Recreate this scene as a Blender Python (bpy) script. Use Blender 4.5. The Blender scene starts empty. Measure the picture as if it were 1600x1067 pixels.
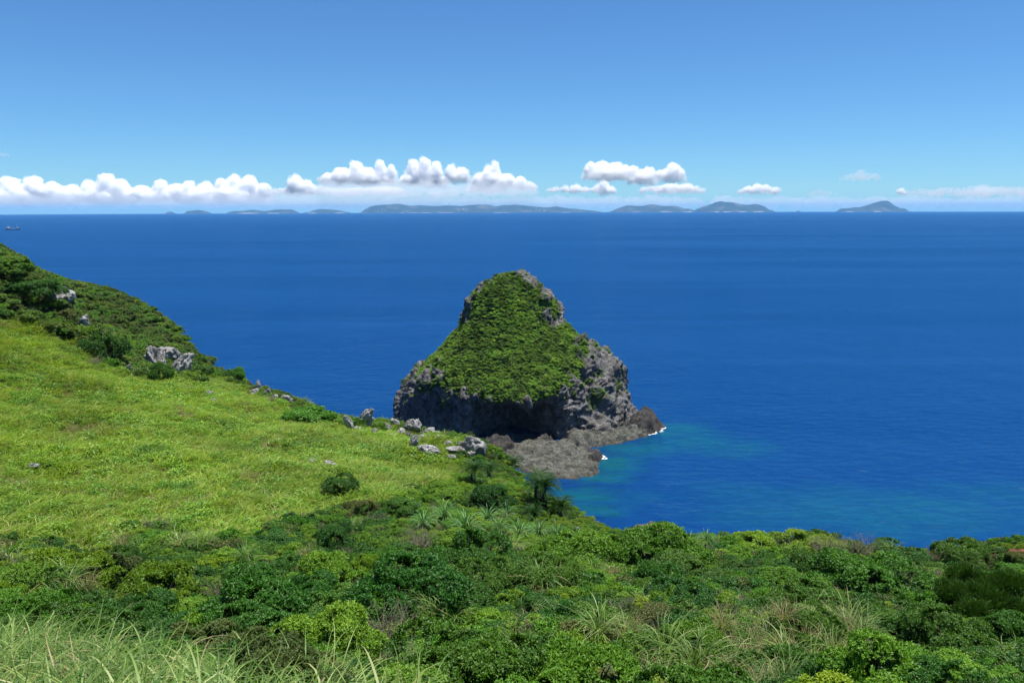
import bpy, bmesh, math, random
import numpy as np
from mathutils import Matrix, Vector

R = math.radians
SC = bpy.context.scene
COL = SC.collection

# ------------------------------------------------------------------ camera
CAM_Z = 70.0
FPX = 1256.0                      # focal length in pixels of a 1600 px wide frame
PITCH = R(9.38)
ROLL = R(-0.17)
cam_d = bpy.data.cameras.new('camera')
cam_d.sensor_width = 36.0
cam_d.lens = 36.0 * FPX / 1600.0
cam_d.clip_start = 0.1
cam_d.clip_end = 200000.0
cam = bpy.data.objects.new('camera', cam_d)
COL.objects.link(cam)
CAM_M = Matrix.Translation((0, 0, CAM_Z)) @ Matrix.Rotation(math.pi / 2 - PITCH, 4, 'X') @ Matrix.Rotation(ROLL, 4, 'Z')
cam.matrix_world = CAM_M
SC.camera = cam

# ------------------------------------------------------------------ sky and sun
SUN_TO = Vector((0.20, 0.05, 0.97)).normalized()      # from the ground towards the sun
world = bpy.data.worlds.new('World')
SC.world = world
world.use_nodes = True
wn = world.node_tree
for n in list(wn.nodes):
    wn.nodes.remove(n)
sky = wn.nodes.new('ShaderNodeTexSky')
sky.sky_type = 'NISHITA'
sky.sun_disc = False
sky.sun_elevation = math.asin(SUN_TO.z)
sky.sun_rotation = math.atan2(SUN_TO.x, SUN_TO.y)
sky.altitude = 70
sky.air_density = 0.85
sky.dust_density = 0.0
sky.ozone_density = 2.0
bg = wn.nodes.new('ShaderNodeBackground')
bg.inputs['Strength'].default_value = 0.067
wo = wn.nodes.new('ShaderNodeOutputWorld')
tint = wn.nodes.new('ShaderNodeMix')                   # the deep clean blue of the air that day
tint.data_type = 'RGBA'
tint.blend_type = 'MULTIPLY'
tint.inputs[0].default_value = 1.0
tint.inputs[7].default_value = (0.53, 0.92, 1.28, 1)
wn.links.new(sky.outputs[0], tint.inputs[6])
wn.links.new(tint.outputs[2], bg.inputs['Color'])
wn.links.new(bg.outputs[0], wo.inputs['Surface'])

sun_d = bpy.data.lights.new('sun', 'SUN')
sun_d.energy = 5.0
sun_d.angle = R(0.53)
sun_d.color = (1.0, 0.955, 0.88)
sun = bpy.data.objects.new('sun', sun_d)
sun.rotation_euler = SUN_TO.to_track_quat('Z', 'Y').to_euler()
COL.objects.link(sun)

SC.view_settings.view_transform = 'Standard'
SC.view_settings.look = 'None'
SC.view_settings.gamma = 1.0
SC.view_settings.use_curve_mapping = False
SC.view_settings.exposure = 0.6
SC.render.engine = 'CYCLES'
cy = SC.cycles
cy.max_bounces = 24
cy.diffuse_bounces = 3
cy.glossy_bounces = 2
cy.transmission_bounces = 3
cy.volume_bounces = 24
cy.transparent_max_bounces = 6
cy.caustics_reflective = False
cy.caustics_refractive = False
cy.use_adaptive_sampling = True
cy.adaptive_threshold = 0.015
cy.use_denoising = True
try:
    cy.denoiser = 'OPENIMAGEDENOISE'
    cy.denoising_input_passes = 'RGB_ALBEDO_NORMAL'
    cy.denoising_prefilter = 'ACCURATE'
except Exception:
    pass

# ------------------------------------------------------------------ numeric helpers
rng = np.random.default_rng(7)
EARTH = 6371000.0
CR = np.array(CAM_M.to_3x3())
CP = np.array([0, 0, CAM_Z])


def ray(px, py):
    v = np.stack([(np.asarray(px, float) - 800) / FPX, -(np.asarray(py, float) - 533.5) / FPX, -np.ones_like(np.asarray(px, float))], -1)
    return v @ CR.T


def at(px, py, Y):
    d = ray(px, py)
    return CP + d * (np.asarray(Y, float) / d[..., 1])[..., None]


def on_sea(px, py, z=0.0):
    d = ray(px, py)
    return CP + d * ((z - CAM_Z) / d[..., 2])[..., None]


def project(P):
    q = (np.asarray(P, float) - CP) @ CR
    w = np.maximum(-q[..., 2], 1e-3)
    return 800 + FPX * q[..., 0] / w, 533.5 - FPX * q[..., 1] / w, -q[..., 2]


_pr = np.random.default_rng(99)
_perm = np.concatenate([_pr.permutation(256)] * 3)
_gr = _pr.normal(size=(256, 3))
_gr /= np.linalg.norm(_gr, axis=1)[:, None]


def noise3(p):
    p = np.asarray(p, float)
    i = np.floor(p).astype(int)
    f = p - i
    i &= 255
    u = f * f * f * (f * (f * 6 - 15) + 10)
    out = 0
    for dx in (0, 1):
        for dy in (0, 1):
            for dz in (0, 1):
                h = _perm[_perm[_perm[i[..., 0] + dx] + i[..., 1] + dy] + i[..., 2] + dz]
                g = _gr[h]
                d = (g * (f - np.array([dx, dy, dz]))).sum(-1)
                w = (u[..., 0] if dx else 1 - u[..., 0]) * (u[..., 1] if dy else 1 - u[..., 1]) * (u[..., 2] if dz else 1 - u[..., 2])
                out = out + w * d
    return out * 1.5


def fbm(p, o=4, gain=.5):
    p = np.asarray(p, float)
    a, s, out = 1.0, 1.0, 0
    for k in range(o):
        out = out + a * noise3(p * s + k * 17.3)
        a *= gain
        s *= 2.03
    return out


def ridged(p, o=4, gain=.5):
    p = np.asarray(p, float)
    a, s, out = 1.0, 1.0, 0
    for k in range(o):
        out = out + a * (1 - 2 * np.abs(noise3(p * s + k * 11.7)))
        a *= gain
        s *= 2.1
    return out


def xy3(x, y, s, z=0.0):
    return np.stack([x * s, y * s, np.full_like(np.asarray(x, float), z)], -1)


def smooth(a, b, x):
    t = np.clip((x - a) / (b - a), 0, 1)
    return t * t * (3 - 2 * t)


def in_poly(px, py, poly):
    px = np.asarray(px, float)
    py = np.asarray(py, float)
    c = np.zeros(px.shape, bool)
    n = len(poly)
    for k in range(n):
        x0, y0 = poly[k]
        x1, y1 = poly[(k + 1) % n]
        if y0 == y1:
            continue
        c ^= ((y0 > py) != (y1 > py)) & (px < (x1 - x0) * (py - y0) / (y1 - y0) + x0)
    return c


# ------------------------------------------------------------------ mesh helpers
def mesh_np(name, verts, faces, mats, smooth_shade=False, attrs=None):
    """verts (N,3); faces: array (M,3|4) or list of arrays"""
    if not isinstance(faces, list):
        faces = [faces]
    faces = [np.asarray(f, np.int32) for f in faces if len(f)]
    me = bpy.data.meshes.new(name)
    verts = np.asarray(verts, np.float32)
    me.vertices.add(len(verts))
    me.vertices.foreach_set('co', verts.ravel())
    li = np.concatenate([f.ravel() for f in faces])
    tot = np.concatenate([np.full(len(f), f.shape[1], np.int32) for f in faces])
    st = np.concatenate([[0], np.cumsum(tot)[:-1]]).astype(np.int32)
    me.loops.add(len(li))
    me.loops.foreach_set('vertex_index', li)
    me.polygons.add(len(tot))
    me.polygons.foreach_set('loop_start', st)
    me.polygons.foreach_set('loop_total', tot)
    if smooth_shade:
        me.polygons.foreach_set('use_smooth', np.ones(len(tot), bool))
    for an, (dom, typ, arr) in (attrs or {}).items():
        a = me.attributes.new(an, typ, dom)
        a.data.foreach_set('value' if typ in ('FLOAT', 'INT') else 'vector', np.asarray(arr).ravel())
    me.update(calc_edges=True)
    for m in (mats if isinstance(mats, (list, tuple)) else [mats]):
        me.materials.append(m)
    return me


def link(name, me, parent=None, col=None):
    o = bpy.data.objects.new(name, me)
    (col or COL).objects.link(o)
    if parent is not None:
        o.parent = parent
    return o


def empty(name, loc=(0, 0, 0)):
    o = bpy.data.objects.new(name, None)
    o.empty_display_size = .2
    o.location = loc
    COL.objects.link(o)
    return o


def tag(o, label=None, cat=None, group=None, kind=None):
    if label:
        o['label'] = label
    if cat:
        o['category'] = cat
    if group:
        o['group'] = group
    if kind:
        o['kind'] = kind
    return o


def grid_faces(nu, nv, wrap=False):
    a = np.arange(nu * nv).reshape(nu, nv)
    if wrap:
        a = np.concatenate([a, a[:1]], 0)
    return np.stack([a[:-1, :-1], a[1:, :-1], a[1:, 1:], a[:-1, 1:]], -1).reshape(-1, 4)


_ico = {}


def ico(sub):
    if sub not in _ico:
        bm = bmesh.new()
        bmesh.ops.create_icosphere(bm, subdivisions=sub, radius=1)
        v = np.array([x.co[:] for x in bm.verts])
        f = np.array([[q.index for q in x.verts] for x in bm.faces])
        bm.free()
        _ico[sub] = (v, f)
    return _ico[sub]


class MB:
    def __init__(s):
        s.v, s.f3, s.f4, s.n = [], [], [], 0

    def add(s, v, f):
        f = np.asarray(f) + s.n
        (s.f3 if f.shape[1] == 3 else s.f4).append(f)
        s.v.append(np.asarray(v, float))
        s.n += len(v)

    def box(s, c, d, rz=0.0):
        q = np.array([[x, y, z] for x in (-.5, .5) for y in (-.5, .5) for z in (-.5, .5)]) * np.array(d)
        ca, sa = math.cos(rz), math.sin(rz)
        q = np.stack([q[:, 0] * ca - q[:, 1] * sa, q[:, 0] * sa + q[:, 1] * ca, q[:, 2]], -1) + np.array(c)
        s.add(q, [[0, 1, 3, 2], [4, 6, 7, 5], [0, 4, 5, 1], [2, 3, 7, 6], [0, 2, 6, 4], [1, 5, 7, 3]])

    def tube(s, pts, rad, n=6):
        pts = np.asarray(pts, float)
        rad = np.broadcast_to(np.asarray(rad, float), (len(pts),))
        t = np.gradient(pts, axis=0)
        t /= np.linalg.norm(t, axis=1)[:, None] + 1e-9
        ref = np.where(np.abs(t[:, 2:3]) > .9, np.array([[1., 0, 0]]), np.array([[0, 0, 1.]]))
        u = np.cross(t, ref)
        u /= np.linalg.norm(u, axis=1)[:, None] + 1e-9
        w = np.cross(t, u)
        a = np.arange(n) / n * 2 * math.pi
        v = pts[:, None] + rad[:, None, None] * (np.cos(a)[None, :, None] * u[:, None] + np.sin(a)[None, :, None] * w[:, None])
        idx = np.arange(len(pts) * n).reshape(len(pts), n)
        nx = np.roll(idx, -1, 1)
        s.add(v.reshape(-1, 3), np.stack([idx[:-1], nx[:-1], nx[1:], idx[1:]], -1).reshape(-1, 4))

    def mesh(s, name, mats, sm=False, attrs=None):
        fs = []
        if s.f3:
            fs.append(np.concatenate(s.f3))
        if s.f4:
            fs.append(np.concatenate(s.f4))
        return mesh_np(name, np.concatenate(s.v), fs, mats, sm, attrs)


# ------------------------------------------------------------------ material helpers
def new_mat(name):
    m = bpy.data.materials.new(name)
    m.use_nodes = True
    nt = m.node_tree
    for n in list(nt.nodes):
        nt.nodes.remove(n)
    out = nt.nodes.new('ShaderNodeOutputMaterial')
    return m, nt, out


def N(nt, typ, **kw):
    n = nt.nodes.new(typ)
    for k, v in kw.items():
        if k.startswith('_'):
            setattr(n, k[1:], v)
        else:
            n.inputs[k.replace('__', ' ')].default_value = v
    return n


def ramp(nt, src, stops, interp='LINEAR'):
    r = nt.nodes.new('ShaderNodeValToRGB')
    r.color_ramp.interpolation = interp
    el = r.color_ramp.elements
    while len(el) > 1:
        el.remove(el[-1])
    el[0].position = stops[0][0]
    el[0].color = (*stops[0][1], 1)
    for p, c in stops[1:]:
        e = el.new(p)
        e.color = (*c, 1)
    nt.links.new(src, r.inputs[0])
    return r


def mixc(nt, fac, a, b, blend='MIX'):
    m = nt.nodes.new('ShaderNodeMix')
    m.data_type = 'RGBA'
    m.blend_type = blend
    for s, i in ((fac, 0), (a, 6), (b, 7)):
        if hasattr(s, 'links') or hasattr(s, 'is_linked'):
            nt.links.new(s, m.inputs[i])
        elif i == 0:
            m.inputs[0].default_value = s
        else:
            m.inputs[i].default_value = (*s, 1)
    return m.outputs[2]


def math_n(nt, op, a, b=None, c=None, clamp=False):
    m = nt.nodes.new('ShaderNodeMath')
    m.operation = op
    m.use_clamp = clamp
    for i, s in enumerate((a, b, c)):
        if s is None:
            continue
        if hasattr(s, 'is_linked'):
            nt.links.new(s, m.inputs[i])
        else:
            m.inputs[i].default_value = s
    return m.outputs[0]


def leaf_mat(name, stops, patch_scale=.12, patch=(.75, 1.25), rough=.42, trans=.3, trans_tint=(1.25, 1.15, .5), spec=.35, dry=0.0):
    """stops: colour ramp over the per-leaf random value; whole plants shift a little in tone"""
    m, nt, out = new_mat(name)
    L = nt.links.new
    at_ = N(nt, 'ShaderNodeAttribute', _attribute_name='var')
    oi = N(nt, 'ShaderNodeObjectInfo')
    v = math_n(nt, 'ADD', math_n(nt, 'MULTIPLY', at_.outputs['Fac'], .72), math_n(nt, 'MULTIPLY', oi.outputs['Random'], .28))
    col = ramp(nt, v, stops).outputs[0]
    nz = N(nt, 'ShaderNodeTexNoise', Scale=patch_scale, Detail=3.0)
    L(oi.outputs['Location'], nz.inputs['Vector'])
    k = N(nt, 'ShaderNodeMapRange')
    k.inputs[1].default_value = .3
    k.inputs[2].default_value = .7
    k.inputs[3].default_value = patch[0]
    k.inputs[4].default_value = patch[1]
    L(nz.outputs['Fac'], k.inputs[0])
    hs = N(nt, 'ShaderNodeHueSaturation')
    L(col, hs.inputs['Color'])
    L(k.outputs[0], hs.inputs['Value'])
    L(math_n(nt, 'MULTIPLY_ADD', oi.outputs['Random'], -.03, .515), hs.inputs['Hue'])
    col = hs.outputs[0]
    if dry:
        col = mixc(nt, math_n(nt, 'GREATER_THAN', at_.outputs['Fac'], 1 - dry), col, (.36, .29, .15))
    p = N(nt, 'ShaderNodeBsdfPrincipled', Roughness=rough)
    p.inputs['Specular IOR Level'].default_value = spec
    L(col, p.inputs['Base Color'])
    tr = N(nt, 'ShaderNodeBsdfTranslucent')
    L(mixc(nt, 1.0, col, trans_tint, 'MULTIPLY'), tr.inputs['Color'])
    mx = N(nt, 'ShaderNodeMixShader', Fac=trans)
    L(p.outputs[0], mx.inputs[1])
    L(tr.outputs[0], mx.inputs[2])
    L(mx.outputs[0], out.inputs['Surface'])
    return m


def plain_mat(name, col, rough=.8, var=.25, scale=3.0, bump=0.0):
    m, nt, out = new_mat(name)
    L = nt.links.new
    tc = N(nt, 'ShaderNodeTexCoord')
    nz = N(nt, 'ShaderNodeTexNoise', Scale=scale, Detail=5.0)
    L(tc.outputs['Object'], nz.inputs['Vector'])
    lo = tuple(c * (1 - var) for c in col)
    hi = tuple(min(1, c * (1 + var)) for c in col)
    c = ramp(nt, nz.outputs['Fac'], [(.3, lo), (.7, hi)])
    p = N(nt, 'ShaderNodeBsdfPrincipled', Roughness=rough)
    L(c.outputs[0], p.inputs['Base Color'])
    if bump:
        b = N(nt, 'ShaderNodeBump', Distance=bump)
        L(nz.outputs['Fac'], b.inputs['Height'])
        L(b.outputs[0], p.inputs['Normal'])
    L(p.outputs[0], out.inputs['Surface'])
    return m


def rock_mat(name, dark, light, warm=None, warm_amt=.3, scale=.35, bump=.25, veg=False, shore=False):
    """limestone: blotches, cracks, lichen; colours only, relief is geometry plus fine bump"""
    m, nt, out = new_mat(name)
    L = nt.links.new
    g = N(nt, 'ShaderNodeNewGeometry')
    pos = g.outputs['Position']
    n1 = N(nt, 'ShaderNodeTexNoise', Scale=scale, Detail=8.0, Roughness=.65)
    L(pos, n1.inputs['Vector'])
    c = ramp(nt, n1.outputs['Fac'], [(.32, dark), (.5, tuple((a + b) / 2 for a, b in zip(dark, light))), (.66, light)]).outputs[0]
    if warm:
        n2 = N(nt, 'ShaderNodeTexNoise', Scale=scale * .6, Detail=6.0)
        L(math_vec(nt, pos, (13., 7., 3.)), n2.inputs['Vector'])
        f = ramp(nt, n2.outputs['Fac'], [(.5, (0, 0, 0)), (.68, (warm_amt,) * 3)])
        c = mixc(nt, f.outputs[0], c, warm)
    vo = N(nt, 'ShaderNodeTexVoronoi', Scale=scale * 3.2, _feature='DISTANCE_TO_EDGE')
    wv = mixc(nt, .25, pos, n1.outputs['Color'], 'ADD')
    L(wv, vo.inputs['Vector'])
    cr = ramp(nt, vo.outputs['Distance'], [(0, (.45,) * 3), (.07, (1,) * 3)])
    c = mixc(nt, .8, c, cr.outputs[0], 'MULTIPLY')
    if shore:
        sp = N(nt, 'ShaderNodeSeparateXYZ')
        L(pos, sp.inputs[0])
        hgt = math_n(nt, 'ADD', sp.outputs['Z'], math_n(nt, 'MULTIPLY', math_n(nt, 'SUBTRACT', n1.outputs['Fac'], .5), 1.4))
        f = N(nt, 'ShaderNodeMapRange')
        f.inputs[1].default_value = .1
        f.inputs[2].default_value = .7
        f.inputs[3].default_value = 1
        f.inputs[4].default_value = 0
        L(hgt, f.inputs[0])
        c = mixc(nt, math_n(nt, 'MULTIPLY', f.outputs[0], .6), c, (.085, .058, .042))
    if veg:
        a = N(nt, 'ShaderNodeAttribute', _attribute_name='veg')
        gn = ramp(nt, n1.outputs['Fac'], [(.3, (.025, .05, .010)), (.7, (.06, .11, .02))])
        c = mixc(nt, a.outputs['Fac'], c, gn.outputs[0])
    p = N(nt, 'ShaderNodeBsdfPrincipled', Roughness=.88)
    p.inputs['Specular IOR Level'].default_value = .25
    L(c, p.inputs['Base Color'])
    b = N(nt, 'ShaderNodeBump', Distance=bump, Strength=.9)
    n3 = N(nt, 'ShaderNodeTexNoise', Scale=scale * 5, Detail=8.0, Roughness=.7)
    L(pos, n3.inputs['Vector'])
    L(math_n(nt, 'ADD', n3.outputs['Fac'], math_n(nt, 'MULTIPLY', math_n(nt, 'MINIMUM', vo.outputs['Distance'], .12), 3.0)), b.inputs['Height'])
    L(b.outputs[0], p.inputs['Normal'])
    L(p.outputs[0], out.inputs['Surface'])
    return m


def math_vec(nt, src, add):
    v = nt.nodes.new('ShaderNodeVectorMath')
    v.operation = 'ADD'
    nt.links.new(src, v.inputs[0])
    v.inputs[1].default_value = add
    return v.outputs[0]


# ------------------------------------------------------------------ terrain
CTRL = [  # px, py, depth, plant height
    (-250, 1067, 7, .9), (0, 1067, 7, .9), (300, 1067, 7, .9), (550, 1067, 8, .9), (800, 1067, 9, 1.2), (1100, 1067, 9, 1), (1400, 1067, 10, 1), (1700, 1067, 10, 1),
    (0, 975, 10, .9), (300, 1005, 9.5, .9),
    (100, 930, 16, 1.2), (300, 950, 16, 1.4), (600, 960, 15, 1.4), (900, 970, 15, 1.2), (1200, 975, 15, 1), (1500, 975, 15, 1.2), (1800, 985, 15, 1.2),
    (0, 890, 22, .8), (250, 890, 22, 1.4), (500, 890, 21, 1.4), (750, 890, 21, 1.4), (1000, 890, 21, 1.4), (1300, 890, 21, 1.4), (1600, 900, 22, 1.4),
    (0, 845, 29, .6), (250, 840, 31, .8), (520, 830, 33, 1), (750, 845, 32, 1.2), (1000, 845, 32, 1.2), (1230, 828, 32, 1.4), (1450, 868, 32, 1.4),
    (0, 780, 38, .4), (200, 770, 42, .4), (400, 770, 43, .4), (600, 765, 46, .5), (760, 790, 46, 1), (850, 790, 48, .8),
    (0, 700, 48, .4), (200, 700, 52, .4), (400, 700, 57, .4), (600, 705, 61, .4), (720, 730, 60, .7), (800, 745, 58, .9),
    (0, 620, 60, .4), (150, 640, 62, .4), (300, 650, 65, .4), (450, 660, 70, .4), (560, 670, 74, .4), (660, 690, 75, .4),
    (0, 540, 73, .5), (100, 560, 75, .5), (200, 585, 78, .4), (330, 592, 86, .4),
    (0, 470, 82, .8),
    (150, 480, 122, 1.4), (200, 520, 115, 1.4), (260, 545, 112, 1.4), (310, 578, 108, 1.2), (225, 565, 100, 1), (285, 585, 96, .6),
]
RIDGE = [
    (920, 806, 45, .6), (960, 816, 43, .8), (1000, 822, 41, 1), (1060, 820, 39, 1.2), (1130, 814, 38, 1.3), (1230, 810, 37, 1.4), (1330, 828, 37, 1.2), (1440, 853, 38, 1.2),
    (1510, 840, 46, 1.5), (1590, 842, 47, 1.2), (1720, 835, 47, 1.2),
    (882, 775, 52, .7), (850, 752, 58, .8), (800, 712, 68, .8), (740, 700, 75, .5), (640, 662, 83, .4), (540, 645, 85, .8), (430, 613, 87, .4), (388, 598, 103, .6), (345, 577, 120, 1.2),
    (290, 522, 134, 1.4), (220, 468, 140, 1.4), (160, 448, 141, 1.4), (100, 435, 140, 1.4),
]
RIDGE_A = [(0, 392, 93, 1.2), (50, 410, 92, 1.2), (90, 446, 90, 1.2), (135, 510, 86, 1), (180, 560, 84, 1)]


def ctrl_points():
    pts = []
    for px, py, Y, h in CTRL + RIDGE + RIDGE_A:
        p = at(px, py, Y)
        pts.append((p[0], p[1], p[2] - h))
    for px, py, Y, h in RIDGE:
        p = at(px, py, Y)
        d = p - CP
        dep = math.atan2(-d[2], math.hypot(d[0], d[1]))
        for e, a in ((12, 14), (24, 20)):
            s = (Y + e) / Y
            q = CP + d * s
            hor = math.hypot(d[0], d[1]) / Y * e
            pts.append((q[0], q[1], p[2] - h - hor * math.tan(dep + R(a))))
    for px, py, Y, h in RIDGE_A:
        d = ray(px, py)
        q = CP + d * ((Y + 14) / d[1])
        pts.append((q[0], q[1], q[2] - h - 2.2))
    pts += [(0, 0, 68.2), (-4, 3, 67.2), (4, 3, 67.2), (-30, 0, 72), (-30, 15, 66), (-60, 30, 70), (-45, 45, 63), (-70, 60, 70), (-90, 90, 76), (-95, 125, 72), (-110, 150, 66), (-90, 150, 58), (-90, 175, 45),
            (0, -15, 73), (-40, -20, 79), (40, -15, 72), (35, 8, 63), (50, 25, 55), (75, 20, 52), (60, -5, 65), (-100, 40, 80), (-120, 0, 84), (-60, -40, 84), (40, -40, 78), (100, -20, 62), (60, 60, 38)]
    return np.array(pts)


def tps_fit(P, lam=.05):
    n = len(P)
    d = np.linalg.norm(P[:, None, :2] - P[None, :, :2], axis=2) + 1e-9
    K = d * d * np.log(d) + lam * np.eye(n) * 50
    A = np.zeros((n + 3, n + 3))
    A[:n, :n] = K
    A[:n, n] = 1
    A[:n, n + 1:] = P[:, :2]
    A[n:, :n] = A[:n, n:].T
    return np.linalg.solve(A, np.concatenate([P[:, 2], [0, 0, 0]]))


def tps_eval(P, w, x, y):
    out = w[-3] + w[-2] * x + w[-1] * y
    for i in range(len(P)):
        r2 = (x - P[i, 0]) ** 2 + (y - P[i, 1]) ** 2 + 1e-12
        out = out + w[i] * .5 * r2 * np.log(r2)
    return out


COAST = [(190, -70), (150, 20), (110, 60), (75, 85), (50, 92), (27, 96), (14, 101), (9, 113), (0, 126), (-14, 136), (-27, 150), (-38, 175), (-58, 205), (-100, 228), (-160, 235), (-210, 200), (-210, -70)]


def coast_sd(x, y):
    best = np.full(x.shape, 1e9)
    n = len(COAST)
    for k in range(n):
        a = np.array(COAST[k], float)
        b = np.array(COAST[(k + 1) % n], float)
        ab = b - a
        t = np.clip(((x - a[0]) * ab[0] + (y - a[1]) * ab[1]) / (ab @ ab), 0, 1)
        best = np.minimum(best, np.hypot(x - a[0] - t * ab[0], y - a[1] - t * ab[1]))
    return np.where(in_poly(x, y, COAST), best, -best)


TX0, TX1, TY0, TY1, TS = -150.0, 130.0, -40.0, 225.0, .8
tnx, tny = int((TX1 - TX0) / TS) + 1, int((TY1 - TY0) / TS) + 1
TXX, TYY = np.meshgrid(TX0 + np.arange(tnx) * TS, TY0 + np.arange(tny) * TS, indexing='ij')
_P = ctrl_points()
_W = tps_fit(_P)
TZ = tps_eval(_P, _W, TXX, TYY)
TZ = np.minimum(TZ, 95)
TZ = TZ + fbm(xy3(TXX, TYY, 1 / 7.), 3) * .55 * smooth(5, 30, np.hypot(TXX, TYY))
_sd = coast_sd(TXX, TYY) + fbm(xy3(TXX, TYY, 1 / 16., 4.), 4) * 5
_cl = np.where(_sd > 0, -1 + 1.9 * _sd, -1 + .35 * _sd) + ridged(xy3(TXX, TYY, 1 / 9., 2.), 3) * 1.5
TZ = np.minimum(TZ, np.maximum(_cl, -12))


def ground_z(x, y):
    u = np.clip((np.asarray(x, float) - TX0) / TS, 0, tnx - 1.001)
    v = np.clip((np.asarray(y, float) - TY0) / TS, 0, tny - 1.001)
    i, j = u.astype(int), v.astype(int)
    a, b = u - i, v - j
    return (TZ[i, j] * (1 - a) + TZ[i + 1, j] * a) * (1 - b) + (TZ[i, j + 1] * (1 - a) + TZ[i + 1, j + 1] * a) * b


def on_ground(px, py, lift=0.0):
    """the point of the terrain seen at this pixel of the photograph"""
    d = ray(float(px), float(py))
    s = np.arange(4, 190, .1) / d[1]
    P = CP + d * s[:, None]
    hit = np.nonzero(P[:, 2] < ground_z(P[:, 0], P[:, 1]) + lift)[0]
    k = hit[0] if len(hit) else len(s) - 1
    p = P[k].copy()
    p[2] = ground_z(p[0], p[1])
    return p


MEADOW = [(-400, 870), (-400, 455), (0, 490), (60, 500), (140, 532), (195, 578), (330, 584), (380, 600), (440, 620), (520, 652), (620, 668), (700, 692), (745, 712), (700, 745), (650, 768), (560, 795), (480, 815), (300, 832), (150, 848)]

# terrain mesh
_tv = np.stack([TXX, TYY, TZ], -1).reshape(-1, 3)
_tpx, _tpy, _ = project(_tv)
_mead = (in_poly(_tpx, _tpy, MEADOW) & (_tv[:, 1] > 25) & (_tv[:, 1] < 112)).astype(np.float32)
_gx, _gy = np.gradient(TZ, TS)
_steep = np.hypot(_gx, _gy).reshape(-1)
_rockf = np.clip(smooth(1.25, 1.7, _steep) + smooth(4, 1, _tv[:, 2]), 0, 1).astype(np.float32)

m_ground, nt, out = new_mat('soil and leaf litter')
L = nt.links.new
g = N(nt, 'ShaderNodeNewGeometry')
nz = N(nt, 'ShaderNodeTexNoise', Scale=.7, Detail=8.0, Roughness=.65)
L(g.outputs['Position'], nz.inputs['Vector'])
c1 = ramp(nt, nz.outputs['Fac'], [(.3, (.014, .018, .007)), (.55, (.035, .045, .014)), (.75, (.07, .055, .028))]).outputs[0]
c2 = ramp(nt, nz.outputs['Fac'], [(.3, (.025, .045, .008)), (.7, (.06, .09, .015))]).outputs[0]
c3 = ramp(nt, nz.outputs['Fac'], [(.3, (.05, .048, .045)), (.7, (.22, .21, .2))]).outputs[0]
a1 = N(nt, 'ShaderNodeAttribute', _attribute_name='meadow')
a2 = N(nt, 'ShaderNodeAttribute', _attribute_name='rock')
c = mixc(nt, a1.outputs['Fac'], c1, c2)
c = mixc(nt, a2.outputs['Fac'], c, c3)
p = N(nt, 'ShaderNodeBsdfPrincipled', Roughness=.95)
p.inputs['Specular IOR Level'].default_value = .1
L(c, p.inputs['Base Color'])
b = N(nt, 'ShaderNodeBump', Distance=.3)
L(nz.outputs['Fac'], b.inputs['Height'])
L(b.outputs[0], p.inputs['Normal'])
L(p.outputs[0], out.inputs['Surface'])

terrain = link('terrain', mesh_np('terrain', _tv, grid_faces(tnx, tny), m_ground, True,
               {'meadow': ('POINT', 'FLOAT', _mead), 'rock': ('POINT', 'FLOAT', _rockf)}))
tag(terrain, kind='structure')

# ------------------------------------------------------------------ sea
SHALLOW = [  # px, py, rx, ry (metres), strength
    (955, 722, 9, 8, .95), (942, 742, 8, 6, .8), (1000, 700, 12, 7, .7), (1050, 672, 13, 9, .6), (900, 770, 11, 6, .75),
    (930, 790, 9, 5, .7), (1000, 775, 10, 5, .25), (1310, 790, 26, 13, .42), (1450, 795, 24, 12, .45), (1180, 770, 15, 8, .3), (1080, 690, 16, 9, .55), (1140, 700, 16, 9, .4), (1380, 805, 34, 14, .5), (1560, 770, 20, 10, .3), (1230, 800, 22, 10, .4),
]
rr = np.concatenate([[0], np.geomspace(20, 37000, 150)])
na = 360
aa = np.arange(na) / na * 2 * math.pi
sv = np.stack([np.outer(np.cos(aa), rr), np.outer(np.sin(aa), rr), np.outer(np.ones(na), -rr ** 2 / (2 * EARTH))], -1).reshape(-1, 3)
m_sea, nt, out = new_mat('sea water')
L = nt.links.new
g = N(nt, 'ShaderNodeNewGeometry')
pos = g.outputs['Position']
wn_ = N(nt, 'ShaderNodeTexNoise', Scale=.09, Detail=3.0)
L(pos, wn_.inputs['Vector'])
wp = mixc(nt, 14.0, pos, wn_.outputs['Color'], 'ADD')
wp = nt.nodes.new('ShaderNodeVectorMath')
wp.operation = 'MULTIPLY_ADD'
L(wn_.outputs['Color'], wp.inputs[0])
wp.inputs[1].default_value = (16, 16, 0)
L(pos, wp.inputs[2])
mask = None
for px, py, rx, ry, st in SHALLOW:
    q = on_sea(px, py)
    sb = nt.nodes.new('ShaderNodeVectorMath')
    sb.operation = 'SUBTRACT'
    L(wp.outputs[0], sb.inputs[0])
    sb.inputs[1].default_value = (q[0] + 8, q[1] + 8, 0)
    dv = nt.nodes.new('ShaderNodeVectorMath')
    dv.operation = 'MULTIPLY'
    L(sb.outputs[0], dv.inputs[0])
    dv.inputs[1].default_value = (1 / rx, 1 / ry, 0)
    ln = nt.nodes.new('ShaderNodeVectorMath')
    ln.operation = 'LENGTH'
    L(dv.outputs[0], ln.inputs[0])
    mr = N(nt, 'ShaderNodeMapRange')
    mr.interpolation_type = 'SMOOTHSTEP'
    mr.inputs[1].default_value = .25
    mr.inputs[2].default_value = 1.5
    mr.inputs[3].default_value = st
    mr.inputs[4].default_value = 0
    L(ln.outputs['Value'], mr.inputs[0])
    mask = mr.outputs[0] if mask is None else math_n(nt, 'MAXIMUM', mask, mr.outputs[0])
bn = N(nt, 'ShaderNodeTexNoise', Scale=.22, Detail=5.0)
L(pos, bn.inputs['Vector'])
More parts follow.
